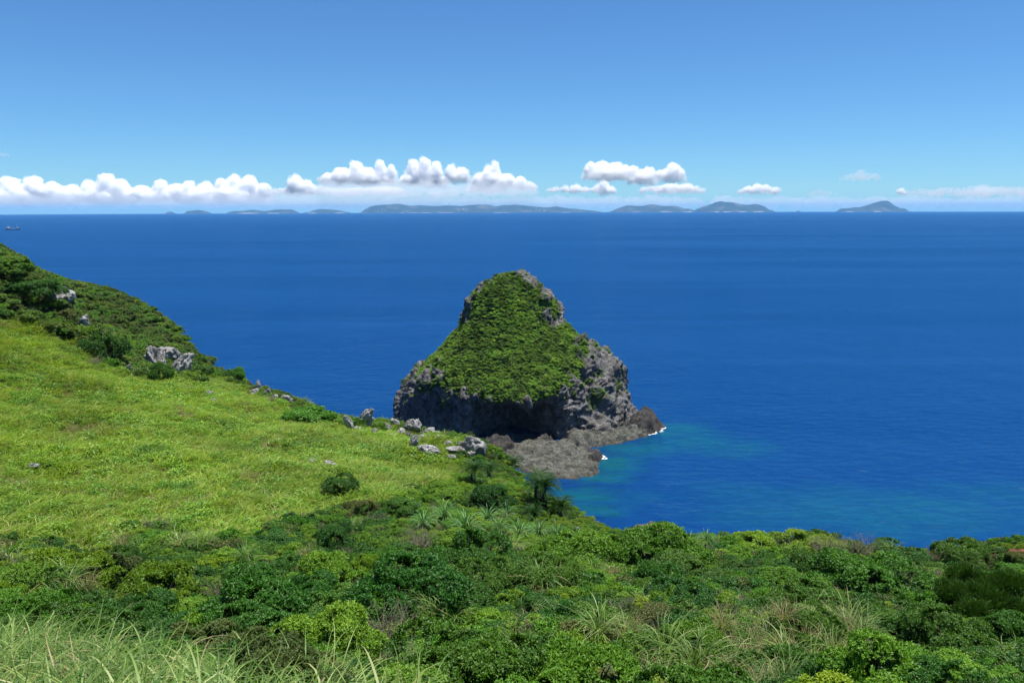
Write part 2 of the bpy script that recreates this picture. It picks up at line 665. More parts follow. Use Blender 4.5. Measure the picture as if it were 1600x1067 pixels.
mask = math_n(nt, 'MULTIPLY', mask, math_n(nt, 'MULTIPLY_ADD', bn.outputs['Fac'], 1.6, .25), clamp=True)
gust = N(nt, 'ShaderNodeTexNoise', Scale=1.0, Detail=5.0, Roughness=.6)
mp = N(nt, 'ShaderNodeMapping')
mp.inputs['Scale'].default_value = (.0011, .0042, .002)
mp.inputs['Rotation'].default_value = (0, 0, .12)
L(pos, mp.inputs['Vector'])
L(mp.outputs[0], gust.inputs['Vector'])
deep = ramp(nt, gust.outputs['Fac'], [(.35, (.0009, .028, .118)), (.65, (.0012, .033, .134))]).outputs[0]
colr = mixc(nt, mask, deep, (.003, .074, .104))
p = N(nt, 'ShaderNodeBsdfDiffuse')
L(colr, p.inputs['Color'])
gl = N(nt, 'ShaderNodeBsdfGlossy')
gl.inputs['Color'].default_value = (.40, .80, 1, 1)  # blue tint stands in for waves reflecting the bluer sky higher up
L(ramp(nt, gust.outputs['Fac'], [(.35, (.15,) * 3), (.68, (.22,) * 3)]).outputs[0], gl.inputs['Roughness'])
fr = N(nt, 'ShaderNodeFresnel', IOR=1.33)
mxs = N(nt, 'ShaderNodeMixShader')
w1 = N(nt, 'ShaderNodeTexNoise', Scale=1.0, Detail=2.5, Roughness=.5)
mp1 = N(nt, 'ShaderNodeMapping')
mp1.inputs['Scale'].default_value = (.16, .34, .3)
mp1.inputs['Rotation'].default_value = (0, 0, -.25)
L(pos, mp1.inputs['Vector'])
L(mp1.outputs[0], w1.inputs['Vector'])
w2 = N(nt, 'ShaderNodeTexNoise', Scale=.035, Detail=2.0)
L(pos, w2.inputs['Vector'])
hh = math_n(nt, 'ADD', math_n(nt, 'MULTIPLY', w1.outputs['Fac'], 1.0), math_n(nt, 'MULTIPLY', w2.outputs['Fac'], 2.0))
b = N(nt, 'ShaderNodeBump', Distance=1.0, Strength=.95)
L(hh, b.inputs['Height'])
for nd in (p, gl, fr):
    L(b.outputs[0], nd.inputs['Normal'])
stk = N(nt, 'ShaderNodeTexNoise', Scale=1.0, Detail=4.0, Roughness=.55)
mp2 = N(nt, 'ShaderNodeMapping')
mp2.inputs['Scale'].default_value = (.0009, .016, .01)
mp2.inputs['Rotation'].default_value = (0, 0, -.06)
L(pos, mp2.inputs['Vector'])
L(mp2.outputs[0], stk.inputs['Vector'])
sk = ramp(nt, stk.outputs['Fac'], [(.58, (0, 0, 0)), (.72, (.07,) * 3)]).outputs[0]
L(math_n(nt, 'MINIMUM', math_n(nt, 'MULTIPLY', fr.outputs[0], math_n(nt, 'ADD', sk, .55)), math_n(nt, 'ADD', sk, math_n(nt, 'MULTIPLY_ADD', gust.outputs['Fac'], .14, .12))), mxs.inputs[0])
L(p.outputs[0], mxs.inputs[1])
L(gl.outputs[0], mxs.inputs[2])
L(mxs.outputs[0], out.inputs['Surface'])
sea = link('sea', mesh_np('sea', sv, grid_faces(na, len(rr), True), m_sea, True))
tag(sea, kind='structure')


def sea_z(r):
    return -r * r / (2 * EARTH)


# ------------------------------------------------------------------ rocky islet
IS_C = np.array([-1.5, 268.0])
PROF = {
    0: [(43.5, -5), (42.5, 1), (41, 6.5), (39.4, 12.5), (37.8, 17), (36, 19.2), (31, 22.6), (25.8, 26.2), (20, 31), (16.8, 34.2), (15.4, 38.8), (11.8, 43.4), (7.4, 46.9), (0, 48.8)],
    45: [(38, -5), (37, 1), (36, 7), (34.5, 12.5), (32, 17), (29.5, 20), (25.5, 24), (21.8, 28), (18.4, 32), (16, 35), (13.8, 39.2), (10.6, 43.6), (6.6, 46.9), (0, 48.8)],
    90: [(34, -5), (33, 2), (32, 8), (31, 14), (29, 18), (26.5, 22), (23.5, 26), (20.5, 30), (17.6, 34), (15, 37.5), (12, 41), (8.3, 44.2), (4, 47.2), (0, 48.8)],
    135: [(38, -5), (37, 1), (35, 7), (33, 12), (31, 15.6), (28.2, 18), (23, 23), (19.4, 27.6), (16.6, 31.6), (14.8, 34.8), (13.4, 39.2), (9.8, 44), (6, 46.9), (0, 48.8)],
    180: [(40, -5), (38.5, 1), (36.8, 6), (34.8, 11), (32.4, 15), (29, 17.2), (23, 22.6), (18.6, 27.9), (15.6, 31.2), (13.9, 34.2), (13.5, 39.2), (9.2, 43.7), (5, 46.5), (0, 48.8)],
    205: [(37.5, -5), (36.5, 1), (35.5, 6), (34.5, 11), (32.5, 14.8), (29.6, 17), (24, 21.6), (20, 26.2), (16.4, 30.4), (14, 34.2), (12.8, 38.6), (9.0, 43.3), (5, 46.4), (0, 48.8)],
    225: [(33.5, -5), (33, 1), (32.5, 6), (32, 11), (31.5, 15), (30.2, 18.5), (26.5, 22), (22.5, 26), (18.5, 30), (15, 34.5), (12.5, 39), (9, 43.8), (4.5, 47.6), (0, 48.8)],
    246: [(31, -5), (30.5, 1), (30.5, 6), (31, 11), (31.3, 14), (30, 16.5), (26, 20.5), (21.8, 25), (17.6, 29.5), (13.8, 34), (10.8, 38.5), (7.6, 43.2), (4, 47.4), (0, 48.8)],
    256: [(17, -5), (16.5, 1), (17.5, 6), (23, 10.5), (31, 12.6), (31.2, 14.8), (26.5, 19.4), (21.5, 24.6), (17.5, 29.2), (13.5, 33.8), (10.2, 38.4), (7.6, 43), (4.4, 46.4), (0, 48.8)],
    278: [(13, -5), (13, 1), (15, 6), (22, 10.5), (31.4, 12.4), (31.4, 14.6), (26.5, 19.6), (21.5, 24.8), (17.5, 29.5), (13.5, 34), (10.2, 38.5), (7.6, 43), (4.4, 46.4), (0, 48.8)],
    294: [(19, -5), (19, 1), (21, 6), (26, 10.5), (31.4, 13.2), (30.8, 15.8), (26, 20.6), (21.8, 25.2), (17.8, 29.6), (14, 34), (10.8, 38.5), (7.6, 43.2), (4, 47.3), (0, 48.8)],
    304: [(35, -5), (33, 1), (32, 6), (31.5, 10.5), (31.2, 14), (29.8, 17), (26, 21), (21.8, 25.4), (18, 29.6), (14.2, 34), (11, 38.5), (7.8, 43.2), (4.1, 47.3), (0, 48.8)],
    320: [(42, -5), (40, 1), (37, 5.5), (34.5, 10), (32, 14), (29.5, 17.5), (26, 21.5), (22, 25.5), (18.5, 29.5), (15, 33.5), (12.4, 38), (8.6, 43), (4.4, 47.4), (0, 48.8)],
    340: [(43, -5), (41.5, 1), (40, 6), (38, 11.5), (36, 16), (33.5, 19.8), (28.8, 23.8), (23.6, 27.6), (19.5, 31), (16, 34.8), (14, 39.3), (10, 44.3), (5, 48), (0, 48.8)],
}
_ang = sorted(PROF)


def periodic_interp(angs, vals, q):
    """smooth (monotone-ish) interpolation round the circle; vals (n,K,2)"""
    a = np.array([angs[-1] - 360] + angs + [angs[0] + 360], float)
    v = np.concatenate([vals[-1:], vals, vals[:1]])
    k = np.clip(np.searchsorted(a, q, 'right') - 1, 0, len(a) - 2)
    t = (q - a[k]) / (a[k + 1] - a[k])
    t = .5 * t + .5 * t * t * (3 - 2 * t)
    return v[k] * (1 - t)[:, None, None] + v[k + 1] * t[:, None, None]


NT, NKK = 620, 240
th = np.arange(NT) / NT * 360
pv = periodic_interp(_ang, np.array([PROF[a] for a in _ang], float), th)      # NT,14,2
kk = np.linspace(0, 13, NKK)
k0 = np.clip(kk.astype(int), 0, 12)
tt = kk - k0
pm = np.concatenate([pv[:, :1], pv, pv[:, -1:]], 1)
A0, A1, A2, A3 = pm[:, k0], pm[:, k0 + 1], pm[:, k0 + 2], pm[:, np.minimum(k0 + 3, 15)]
t_ = tt[None, :, None]
rz = .5 * (2 * A1 + (A2 - A0) * t_ + (2 * A0 - 5 * A1 + 4 * A2 - A3) * t_ ** 2 + (3 * A1 - A0 - 3 * A2 + A3) * t_ ** 3)
rad = np.maximum(rz[..., 0], 0)
thr = np.radians(th)[:, None]
IV = np.stack([rad * np.cos(thr), rad * np.sin(thr), rz[..., 1]], -1)
# vegetation mask: above the cliff edge, not on the knob's bare flanks, not on the bare right shoulder
kkg = np.broadcast_to(kk[None], (NT, NKK))
thg = np.broadcast_to(th[:, None], (NT, NKK))
nzv = fbm(IV / 7.0, 4)
edge = 4.45 + .45 * nzv + 1.15 * fbm(IV / 3.0 + 50, 4)
edge = edge + 2.3 * smooth(318, 340, thg) * (1 - smooth(352, 372, thg)) + .8 * smooth(300, 318, thg) * (1 - smooth(318, 340, thg)) + 2.0 * (1 - smooth(10, 45, thg))
edge = edge - .3 * np.exp(-((thg - 270) / 14) ** 2) + .9 * np.exp(-((thg - 212) / 12) ** 2)
veg = smooth(-.12, .12, kkg - edge)
side = np.maximum(np.exp(-((np.minimum(np.abs(thg - 8), np.abs(thg - 368)) / 46) ** 4)), np.exp(-((thg - 175) / 40) ** 4))
knob = smooth(7.9, 8.6, kkg) * (1 - smooth(12.2, 12.9, kkg)) * side
veg = veg * (1 - knob * smooth(-.55, -.15, nzv))
veg = veg * (1 - np.exp(-((thg - 335) / 14) ** 2) * smooth(8.6, 9.4, kkg) * (1 - smooth(10.4, 11.0, kkg)) * smooth(-.1, .2, nzv))
ledge = smooth(.25, .42, fbm(IV / 4.2 + 31, 3)) * smooth(2.0, 3.0, kkg) * (1 - np.exp(-((thg - 275) / 24) ** 2))
veg2 = np.maximum(veg, ledge * .8)
# relief
Nn = np.cross(np.gradient(IV, axis=0), np.gradient(IV, axis=1))
Nn /= np.linalg.norm(Nn, axis=2)[..., None] + 1e-9
if (Nn[:, NKK // 3] * IV[:, NKK // 3]).sum() < 0:
    Nn = -Nn
fl = IV * np.array([1 / 7.5, 1 / 7.5, 1 / 15.0])
blk = ridged(fl, 5, .55)
str_ = np.abs(noise3(IV * np.array([1 / 20., 1 / 20., 1 / 1.9]) + 5 * noise3(IV / 9)[..., None]))
rk = (blk - .35) * 1.5 + fbm(IV / 1.8, 3) * .26 - str_ * .9
cell = np.floor(fbm(IV * np.array([1 / 7., 1 / 7., 1 / 12.]) + 9, 2) * 4.5) / 4.5
rk = rk + cell * 2.8
grs = fbm(IV / 5., 4) * .7
topf = 1 - smooth(12.2, 13, kkg)
dsp = (rk * (1 - veg) + grs * veg) * (.3 + .7 * topf)
dsp = dsp * (.45 + .55 * (1 - np.exp(-((thg - 276) / 18) ** 2) * (kkg < 4)))
IV = IV + Nn * dsp[..., None]
IV[..., 2] = np.where(kkg < .8, np.minimum(IV[..., 2], 3), IV[..., 2])
ISV = IV + np.array([IS_C[0], IS_C[1], 0])
m_islet = rock_mat('weathered islet limestone', (.026, .025, .025), (.30, .295, .29), (.17, .13, .08), .4, .5, .5, veg=True, shore=True)
islet = empty('rock_islet', (IS_C[0], IS_C[1], 0))
tag(islet, 'steep dome-shaped rocky islet with green top and dark sea cave', 'islet')
ic = link('cliff', mesh_np('islet_cliff', ISV.reshape(-1, 3) - np.array([IS_C[0], IS_C[1], 0]), grid_faces(NT, NKK, True), m_islet, False,
          {'veg': ('POINT', 'FLOAT', veg2.astype(np.float32).ravel())}), islet)


# low rock shelves at the foot of the islet ------------------------------------------------
def shelf(name, outline_px, zmax, mat, label, seed, rough=.9, knob=0.0, res=90, crest=.5):
    """a low sea-level rock: outline given where its waterline stands on the sea"""
    poly = np.array([on_sea(x, y)[:2] for x, y in outline_px])
    lo, hi = poly.min(0) - 2, poly.max(0) + 2
    n = res
    X, Y = np.meshgrid(np.linspace(lo[0], hi[0], n), np.linspace(lo[1], hi[1], n), indexing='ij')
    best = np.full(X.shape, 1e9)
    for k in range(len(poly)):
        a, b_ = poly[k], poly[(k + 1) % len(poly)]
        ab = b_ - a
        t = np.clip(((X - a[0]) * ab[0] + (Y - a[1]) * ab[1]) / (ab @ ab), 0, 1)
        best = np.minimum(best, np.hypot(X - a[0] - t * ab[0], Y - a[1] - t * ab[1]))
    sd = np.where(in_poly(X, Y, [tuple(q) for q in poly]), best, -best)
    sd = sd + fbm(xy3(X, Y, .35, seed), 4) * 1.1
    mx = max(best[sd > 0].max(), 1)
    base = np.where(sd > 0, zmax * (np.clip(sd / (mx * crest), 0, 1)) ** .55, sd * .9)
    low = fbm(xy3(X * .8 + Y * .5, Y * 1.3 - X * .3, .13, seed + 2), 3)
    t = base + low * rough + np.clip(fbm(xy3(X, Y, .4, seed + 9), 2), -1, 1) * knob * .35
    stp = .55
    fr_ = t / stp - np.floor(t / stp)
    tq = stp * (np.floor(t / stp) + smooth(.55, .95, fr_)) + .12 * fr_
    crk = np.abs(noise3(xy3(X * .9 + .4 * Y, Y - .3 * X, .33, seed + 5)))
    tq = tq - .5 * smooth(.07, .0, crk) + fbm(xy3(X, Y, 1.3, seed + 4), 3) * .13
    Z = np.where(sd > 0, np.maximum(tq, .1) * np.clip(sd / .8, 0, 1) + np.minimum(base, .25), base)
    Z = np.where(sd < -2, -2.5, Z)
    c = np.array([poly[:, 0].mean(), poly[:, 1].mean(), 0])
    o = link(name, mesh_np(name, np.stack([X, Y, Z], -1).reshape(-1, 3) - c, grid_faces(n, n), mat))
    o.location = c
    tag(o, label, 'rock')
    return o


m_shelf = rock_mat('sea-worn shelf rock', (.038, .039, .033), (.175, .176, .148), (.12, .108, .07), .45, .45, .4, shore=True)
m_dark = rock_mat('dark shore rock with cave shade', (.022, .021, .020), (.10, .095, .09), (.12, .08, .05), .35, .7, .4, shore=True)  # darkened further: shade at the cave mouth is put into the rock colour
shelf('shelf_rock', [(790, 720), (784, 706), (800, 695), (825, 692), (850, 690), (895, 688), (915, 700), (935, 716), (938, 735), (925, 745), (890, 749), (850, 745), (810, 735)], 1.9, m_shelf,
      'broad flat grey-brown rock shelf in the water before the sea cave', 3.1, 1.3, 1.6, 170, .75)
shelf('shore_rock', [(880, 702), (886, 690), (915, 684), (950, 682), (985, 676), (1010, 668), (1022, 672), (1008, 682), (970, 692), (930, 698), (905, 704)], 3.2, m_shelf,
      'long reddish-edged rock ledge along the foot of the islet cliff', 8.3, 1.6, 1.8, 140, .8)
shelf('shore_rock', [(975, 678), (985, 664), (1005, 656), (1025, 659), (1038, 667), (1028, 674), (1005, 682)], 3.9, m_dark,
      'jagged dark rock point with white surf at its tip', 12.7, 2.6, 1.8, 110, .7)
shelf('shore_rock', [(910, 714), (922, 709), (938, 711), (944, 716), (936, 721), (918, 722)], 2.2, m_dark,
      'small red-brown rock at the outer edge of the flat shelf', 22.7, .9, .6, 60, .7)
shelf('shore_rock', [(735, 704), (745, 684), (790, 678), (860, 680), (868, 690), (815, 694), (800, 706), (770, 712)], 1.3, m_dark,
      'shade-darkened boulder-like rocks at the left end of the flat shelf', 31.7, 2.0, 2.4, 120, .6)
shelf('reef_rock', [(978, 828), (996, 819), (1022, 817), (1046, 822), (1042, 834), (1000, 838)], .4, m_shelf,
      'low purple-brown reef rock just above the shrub ridge in the water', 42.7, .8, .4, 60, .8)
# white water where the swell meets the rocks
m_foam = plain_mat('white sea foam', (.78, .80, .80), .7, .12, 2.0)


def foam(pts, w, label, seed):
    r_ = random.Random(seed)
    mb = MB()
    for (x0, y0), (x1, y1) in zip(pts[:-1], pts[1:]):
        for k in range(12):
            f = k / 12 + r_.uniform(-.04, .04)
            q = on_sea(x0 + (x1 - x0) * f, y0 + (y1 - y0) * f)
            n = 9
            a = np.arange(n) / n * 2 * math.pi
            r0 = w * r_.uniform(.08, .8) * (1 + .4 * np.array([r_.uniform(-1, 1) for _ in range(n)]))
            ox, oy = r_.uniform(-1.6, 1.6) * w, r_.uniform(-1.8, 1.8) * w
            v = np.stack([q[0] + ox + r0 * np.cos(a) * 1.6, q[1] + oy + r0 * np.sin(a), np.full(n, .12)], -1)
            v = np.concatenate([[[q[0] + ox, q[1] + oy, .2 + k * .004]], v])
            mb.add(v, [[0, 1 + i, 1 + (i + 1) % n] for i in range(n)])
    o = link('foam', mb.mesh('foam', m_foam))
    tag(o, label, 'sea foam', kind='stuff')


foam([(1016, 680), (1030, 674), (1040, 666)], .45, 'white surf round the dark rock point', 1)
foam([(930, 707), (944, 713), (944, 718)], .4, 'white surf beside the small red-brown rock', 2)
foam([(905, 703), (912, 704)], .35, 'thin white surf between the shelf and the ledge', 3)
foam([(985, 833), (1005, 831)], .3, 'thin white surf against the low reef rock', 4)

# ------------------------------------------------------------------ far islands
FAR = 22000.0
m_far = rock_mat('distant forested island', (.014, .027, .014), (.042, .056, .03), (.2, .18, .14), .5, .006, 8.0)
m_beach = plain_mat('pale coral sand', (.42, .40, .35), .9, .1, .01)
m_house = plain_mat('white painted house walls', (.75, .74, .72), .8, .05, .01)


def far_island(name, sky_px, base, depth, beaches, label, houses=(), rocks=(), dist=FAR):
    k = dist / FPX
    xs = np.array([p[0] for p in sky_px], float)
    hs = np.array([(base - p[1]) for p in sky_px], float) * k
    X0, X1 = (xs[0] - 800) * k, (xs[-1] - 800) * k
    nx, ny = max(24, int((X1 - X0) / 45)), 36
    u = np.linspace(0, 1, nx)
    xp = xs[0] + (xs[-1] - xs[0]) * u
    h = np.interp(xp, xs, hs)
    v = np.linspace(-1, 1, ny)
    X = np.repeat(((xp - 800) * k)[:, None], ny, 1)
    taper = np.clip(np.sin(np.pi * np.clip(u, .02, .98)) * 2.2, .25, 1)
    Y = dist + v[None] * depth * taper[:, None]
    bell = (1 - np.abs(v)[None] ** 1.7)
    nzz = fbm(np.stack([X / 420, Y / 420, np.full_like(X, 3.)], -1), 4)
    Z = h[:, None] * bell * (1 + .22 * nzz * (np.abs(v)[None] > .12)) + nzz * 12 * bell
    Z = np.maximum(Z, 0) * bell - 4 * (1 - bell)
    zb = sea_z(dist)
    root = empty(name, (float(X.mean()), dist, zb))
    off = np.array([X.mean(), dist, 0])
    tag(root, label, 'island', 'far islands along the horizon')
    link('hillside', mesh_np(name, np.stack([X, Y, Z], -1).reshape(-1, 3) - off, grid_faces(nx, ny), m_far, True), root)
    for (b0, b1) in beaches:
        n = 14
        bx = np.linspace(b0, b1, n)
        tp = np.clip(np.sin(np.pi * np.clip((bx - xs[0]) / (xs[-1] - xs[0]), .02, .98)) * 2.2, .25, 1)
        yy = dist - depth * tp
        hgt = (9 + 7 * np.abs(noise3(np.stack([bx * .3, bx * 0, bx * 0], -1)))) * np.sin(np.pi * np.linspace(.06, .94, n)) ** .5
        xx = (bx - 800) * k
        lo = np.stack([xx, yy - 30, np.full(n, -2.)], -1)
        hi = np.stack([xx, yy + 35, hgt], -1)
        bk = np.stack([xx, yy + 90, hgt - 2], -1)
        link('beach', mesh_np('beach', np.stack([lo, hi, bk], 1).reshape(-1, 3) - off, grid_faces(n, 3), m_beach), root)
    for hx, hy in houses:
        mb = MB()
        tp = min(1, max(.25, math.sin(math.pi * (hx - xs[0]) / (xs[-1] - xs[0])) * 2.2))
        s = random.Random(hx).uniform(.7, 1.2)
        x = (hx - 800) * k
        y = dist - depth * tp * .93
        z = (base - hy) * k
        mb.box((x, y, z), (26 * s, 20, 15 * s))
        mb.box((x + 3, y, z + 9 * s), (14 * s, 14, 7 * s))
        o = mb.mesh('building', m_house)
        o.transform(Matrix.Translation((-off[0], -off[1], 0)))
        link('building', o, root)
    return root


far_island('distant_islet', [(266, 331), (270, 329), (275, 328.6), (281, 331)], 331, 120, [], 'tiny low islet farthest along the horizon beside the clouds')
far_island('distant_island', [(295, 330.5), (302, 326.6), (308, 326), (315, 325), (325, 326.3), (333, 328.5), (337, 330.5)], 330.5, 330, [], 'small humped island on the horizon, first west of the long flat one')
far_island('distant_island', [(356, 329.5), (366, 327.4), (378, 325.6), (400, 324.6), (420, 326), (440, 323.8), (458, 323.6), (466, 325.6), (472, 329.3)], 329.5, 700, [(360, 371), (392, 422), (435, 453)], 'long low island with white beaches left of the small twin-rock island')
far_island('distant_island', [(480, 328.5), (483, 326.6), (486, 328), (495, 324), (505, 322), (520, 322.5), (535, 325), (545, 327.4), (549, 326.8), (552, 328.5)], 328.5, 420, [(493, 505), (532, 544)], 'small low island with a little rock at either end')
far_island('distant_island', [(566, 327.5), (572, 323), (580, 318.5), (590, 315.6), (610, 315.2), (635, 315.5), (645, 317), (660, 316), (680, 317.5), (700, 316.4), (720, 318), (735, 315.6), (765, 315.2), (778, 318), (786, 316.2), (797, 316), (805, 315.4), (830, 317.6), (848, 319.8), (870, 318.6), (890, 322.2), (905, 322.6), (925, 325), (940, 327.3)], 327.5, 1100,
           [(636, 642), (650, 662), (666, 682), (692, 715), (772, 798), (872, 888)], 'longest island on the horizon, wooded ridge with several beaches',
           [(x, y) for x, y in ((601, 324), (607, 322.5), (613, 323.5), (722, 324), (729, 322.5), (733, 324), (828, 325), (836, 323.5), (841, 324.6), (848, 325))])
far_island('distant_island', [(948, 326.5), (957, 323), (966, 319.5), (978, 316.2), (990, 317), (1000, 317.4), (1010, 315), (1017, 314), (1028, 316.6), (1040, 317.2), (1055, 317.5), (1064, 321), (1080, 323.4), (1088, 326.5)], 326.5, 750, [(978, 992), (1020, 1040), (1055, 1078)], 'double-humped island with beaches left of the steep dome island')
far_island('distant_island', [(1079, 327.5), (1086, 322.5), (1096, 318.6), (1110, 315), (1120, 311.5), (1128, 312), (1140, 313), (1155, 316), (1166, 316.2), (1176, 315.2), (1188, 319), (1197, 324.5), (1202, 325.4), (1205, 327.5)], 327.5, 620, [(1103, 1112), (1117, 1128), (1140, 1152), (1162, 1178)], 'tall rounded island with rock scars and a pink-white beach', dist=21000.0)
far_island('distant_islet', [(1239, 327.6), (1241, 326), (1244, 326.2), (1246, 327.6)], 327.6, 60, [], 'tiny rock islet alone between the rounded and the peaked island')
far_island('distant_island', [(1301, 328.5), (1305, 324.6), (1310, 323.3), (1317, 324), (1326, 322.4), (1338, 321.4), (1350, 318), (1360, 314.8), (1371, 312), (1380, 312), (1386, 317), (1393, 322), (1398, 324.3), (1404, 323.6), (1409, 325), (1412, 328.5)], 328.5, 520, [(1309, 1316), (1345, 1357)], 'peaked wedge-shaped island standing alone on the horizon', dist=21000.0)

# ------------------------------------------------------------------ clouds
def cloud_mat(name, dens, col=(1, 1, 1)):
    m, nt, out = new_mat(name)
    v = N(nt, 'ShaderNodeVolumePrincipled', Density=dens, Anisotropy=0.0)
    v.inputs['Color'].default_value = (*col, 1)
    nt.links.new(v.outputs[0], out.inputs['Volume'])
    return m


CD = 46000.0
CK = CD / FPX
m_cloud = cloud_mat('cumulus vapour', .0050, (.988, .991, .997))
m_thin = cloud_mat('thin cloud vapour', .0007)
m_fray = cloud_mat('frayed cloud vapour', .0014, (.985, .99, 1.0))
m_airlight = cloud_mat('added airlight veil', .0006, (.97, .985, 1.0))
cloud_no = [0]


def cloud(towers, base, label, mat=None, dist=CD, vox=None, wob=.75, depth=1.0):
    """towers: (px, top py, half width px); base py: flat underside"""
    cloud_no[0] += 1
    if dist == CD:
        dist = CD + ((base - 280) / 30.0) * 9000.0
    r_ = random.Random(cloud_no[0] * 13 + 5)
    k = dist / FPX
    mb = MB()
    core = MB()
    iv, if_ = ico(3)
    for px, top, hw in towers:
        H = base - top
        n = int(12 + H * hw / 7)
        for q in range(n):
            f = (q + .5) / n
            f = f ** .8
            wdt = hw * (1.1 if H < 30 else .95) * (1 - .6 * f ** 1.6)
            rr_ = max(1.6, min(H * .36, hw * .55) * (1 - .45 * f) * r_.uniform(.32, 1.1))
            x = px + r_.uniform(-1, 1) * max(wdt - rr_ * .7, .5)
            y = base - rr_ * .4 - f * max(H - rr_ * 1.4, 0)
            d = r_.uniform(-1, 1) * max(wdt, 4) * depth
            P = at(x, y, dist)
            v = iv * rr_ * k
            v = v * np.array([1.1, 1.1, .92]) + np.array([P[0], dist + d * k, P[2]])
            mb.add(v, if_)
            if mat is not None or f > .42 or H < 13:
                core.add(v, if_)
    me = core.mesh('tmp', mat or m_cloud)
    o = bpy.data.objects.new('tmp', me)
    COL.objects.link(o)
    md = o.modifiers.new('r', 'REMESH')
    md.mode = 'VOXEL'
    md.voxel_size = vox or 1.05 * k
    dg = bpy.context.evaluated_depsgraph_get()
    em = bpy.data.meshes.new_from_object(o.evaluated_get(dg))
    bpy.data.objects.remove(o)
    bpy.data.meshes.remove(me)
    n = len(em.vertices)
    co = np.empty(n * 3, np.float32)
    em.vertices.foreach_get('co', co)
    co = co.reshape(-1, 3).astype(float)
    no = np.empty(n * 3, np.float32)
    em.vertices.foreach_get('normal', no)
    no = no.reshape(-1, 3)
    q = co / k
    bil = (.5 - np.abs(noise3(q / 6.5))) * 4.2 + (.5 - np.abs(noise3(q / 3.0 + 7))) * 2.8 + (.5 - np.abs(noise3(q / 1.5))) * 1.5 - 1.4
    zb = at(800, base, dist)[2]
    up = smooth(0, 6, (co[:, 2] - zb) / k)
    co = co + no * (bil * k * wob * (.35 + .65 * up))[:, None]
    em.vertices.foreach_set('co', co.astype(np.float32).ravel())
    em.materials.clear()
    em.materials.append(mat or m_cloud)
    em.update()
    c = co.mean(0)
    em.transform(Matrix.Translation(-c))
    co_ = link('cumulus_cloud', em)
    co_.location = c
    tag(co_, label, 'cloud', 'cumulus clouds above the horizon')
    if mat is None:                                                      # thin frayed vapour round the dense core
        sh = bpy.data.objects.new('tmp', mb.mesh('tmp', m_fray))
        COL.objects.link(sh)
        md = sh.modifiers.new('r', 'REMESH')
        md.mode = 'VOXEL'
        md.voxel_size = 1.9 * k
        fm = bpy.data.meshes.new_from_object(sh.evaluated_get(bpy.context.evaluated_depsgraph_get()))
        tm = sh.data
        bpy.data.objects.remove(sh)
        bpy.data.meshes.remove(tm)
        n = len(fm.vertices)
        co = np.empty(n * 3, np.float32)
        no = np.empty(n * 3, np.float32)
        fm.vertices.foreach_get('co', co)
        fm.vertices.foreach_get('normal', no)
        co = co.reshape(-1, 3).astype(float)
        no = no.reshape(-1, 3)
        q = co / k
        co = co + no * (k * (1.6 + 4.5 * noise3(q / 8 + 3) + 3.0 * noise3(q / 3.5)))[:, None] - c
        fm.vertices.foreach_set('co', co.astype(np.float32).ravel())
        fm.materials.clear()
        fm.materials.append(m_fray)
        fm.update()
        link('frayed_edge', fm, co_)
    return co_


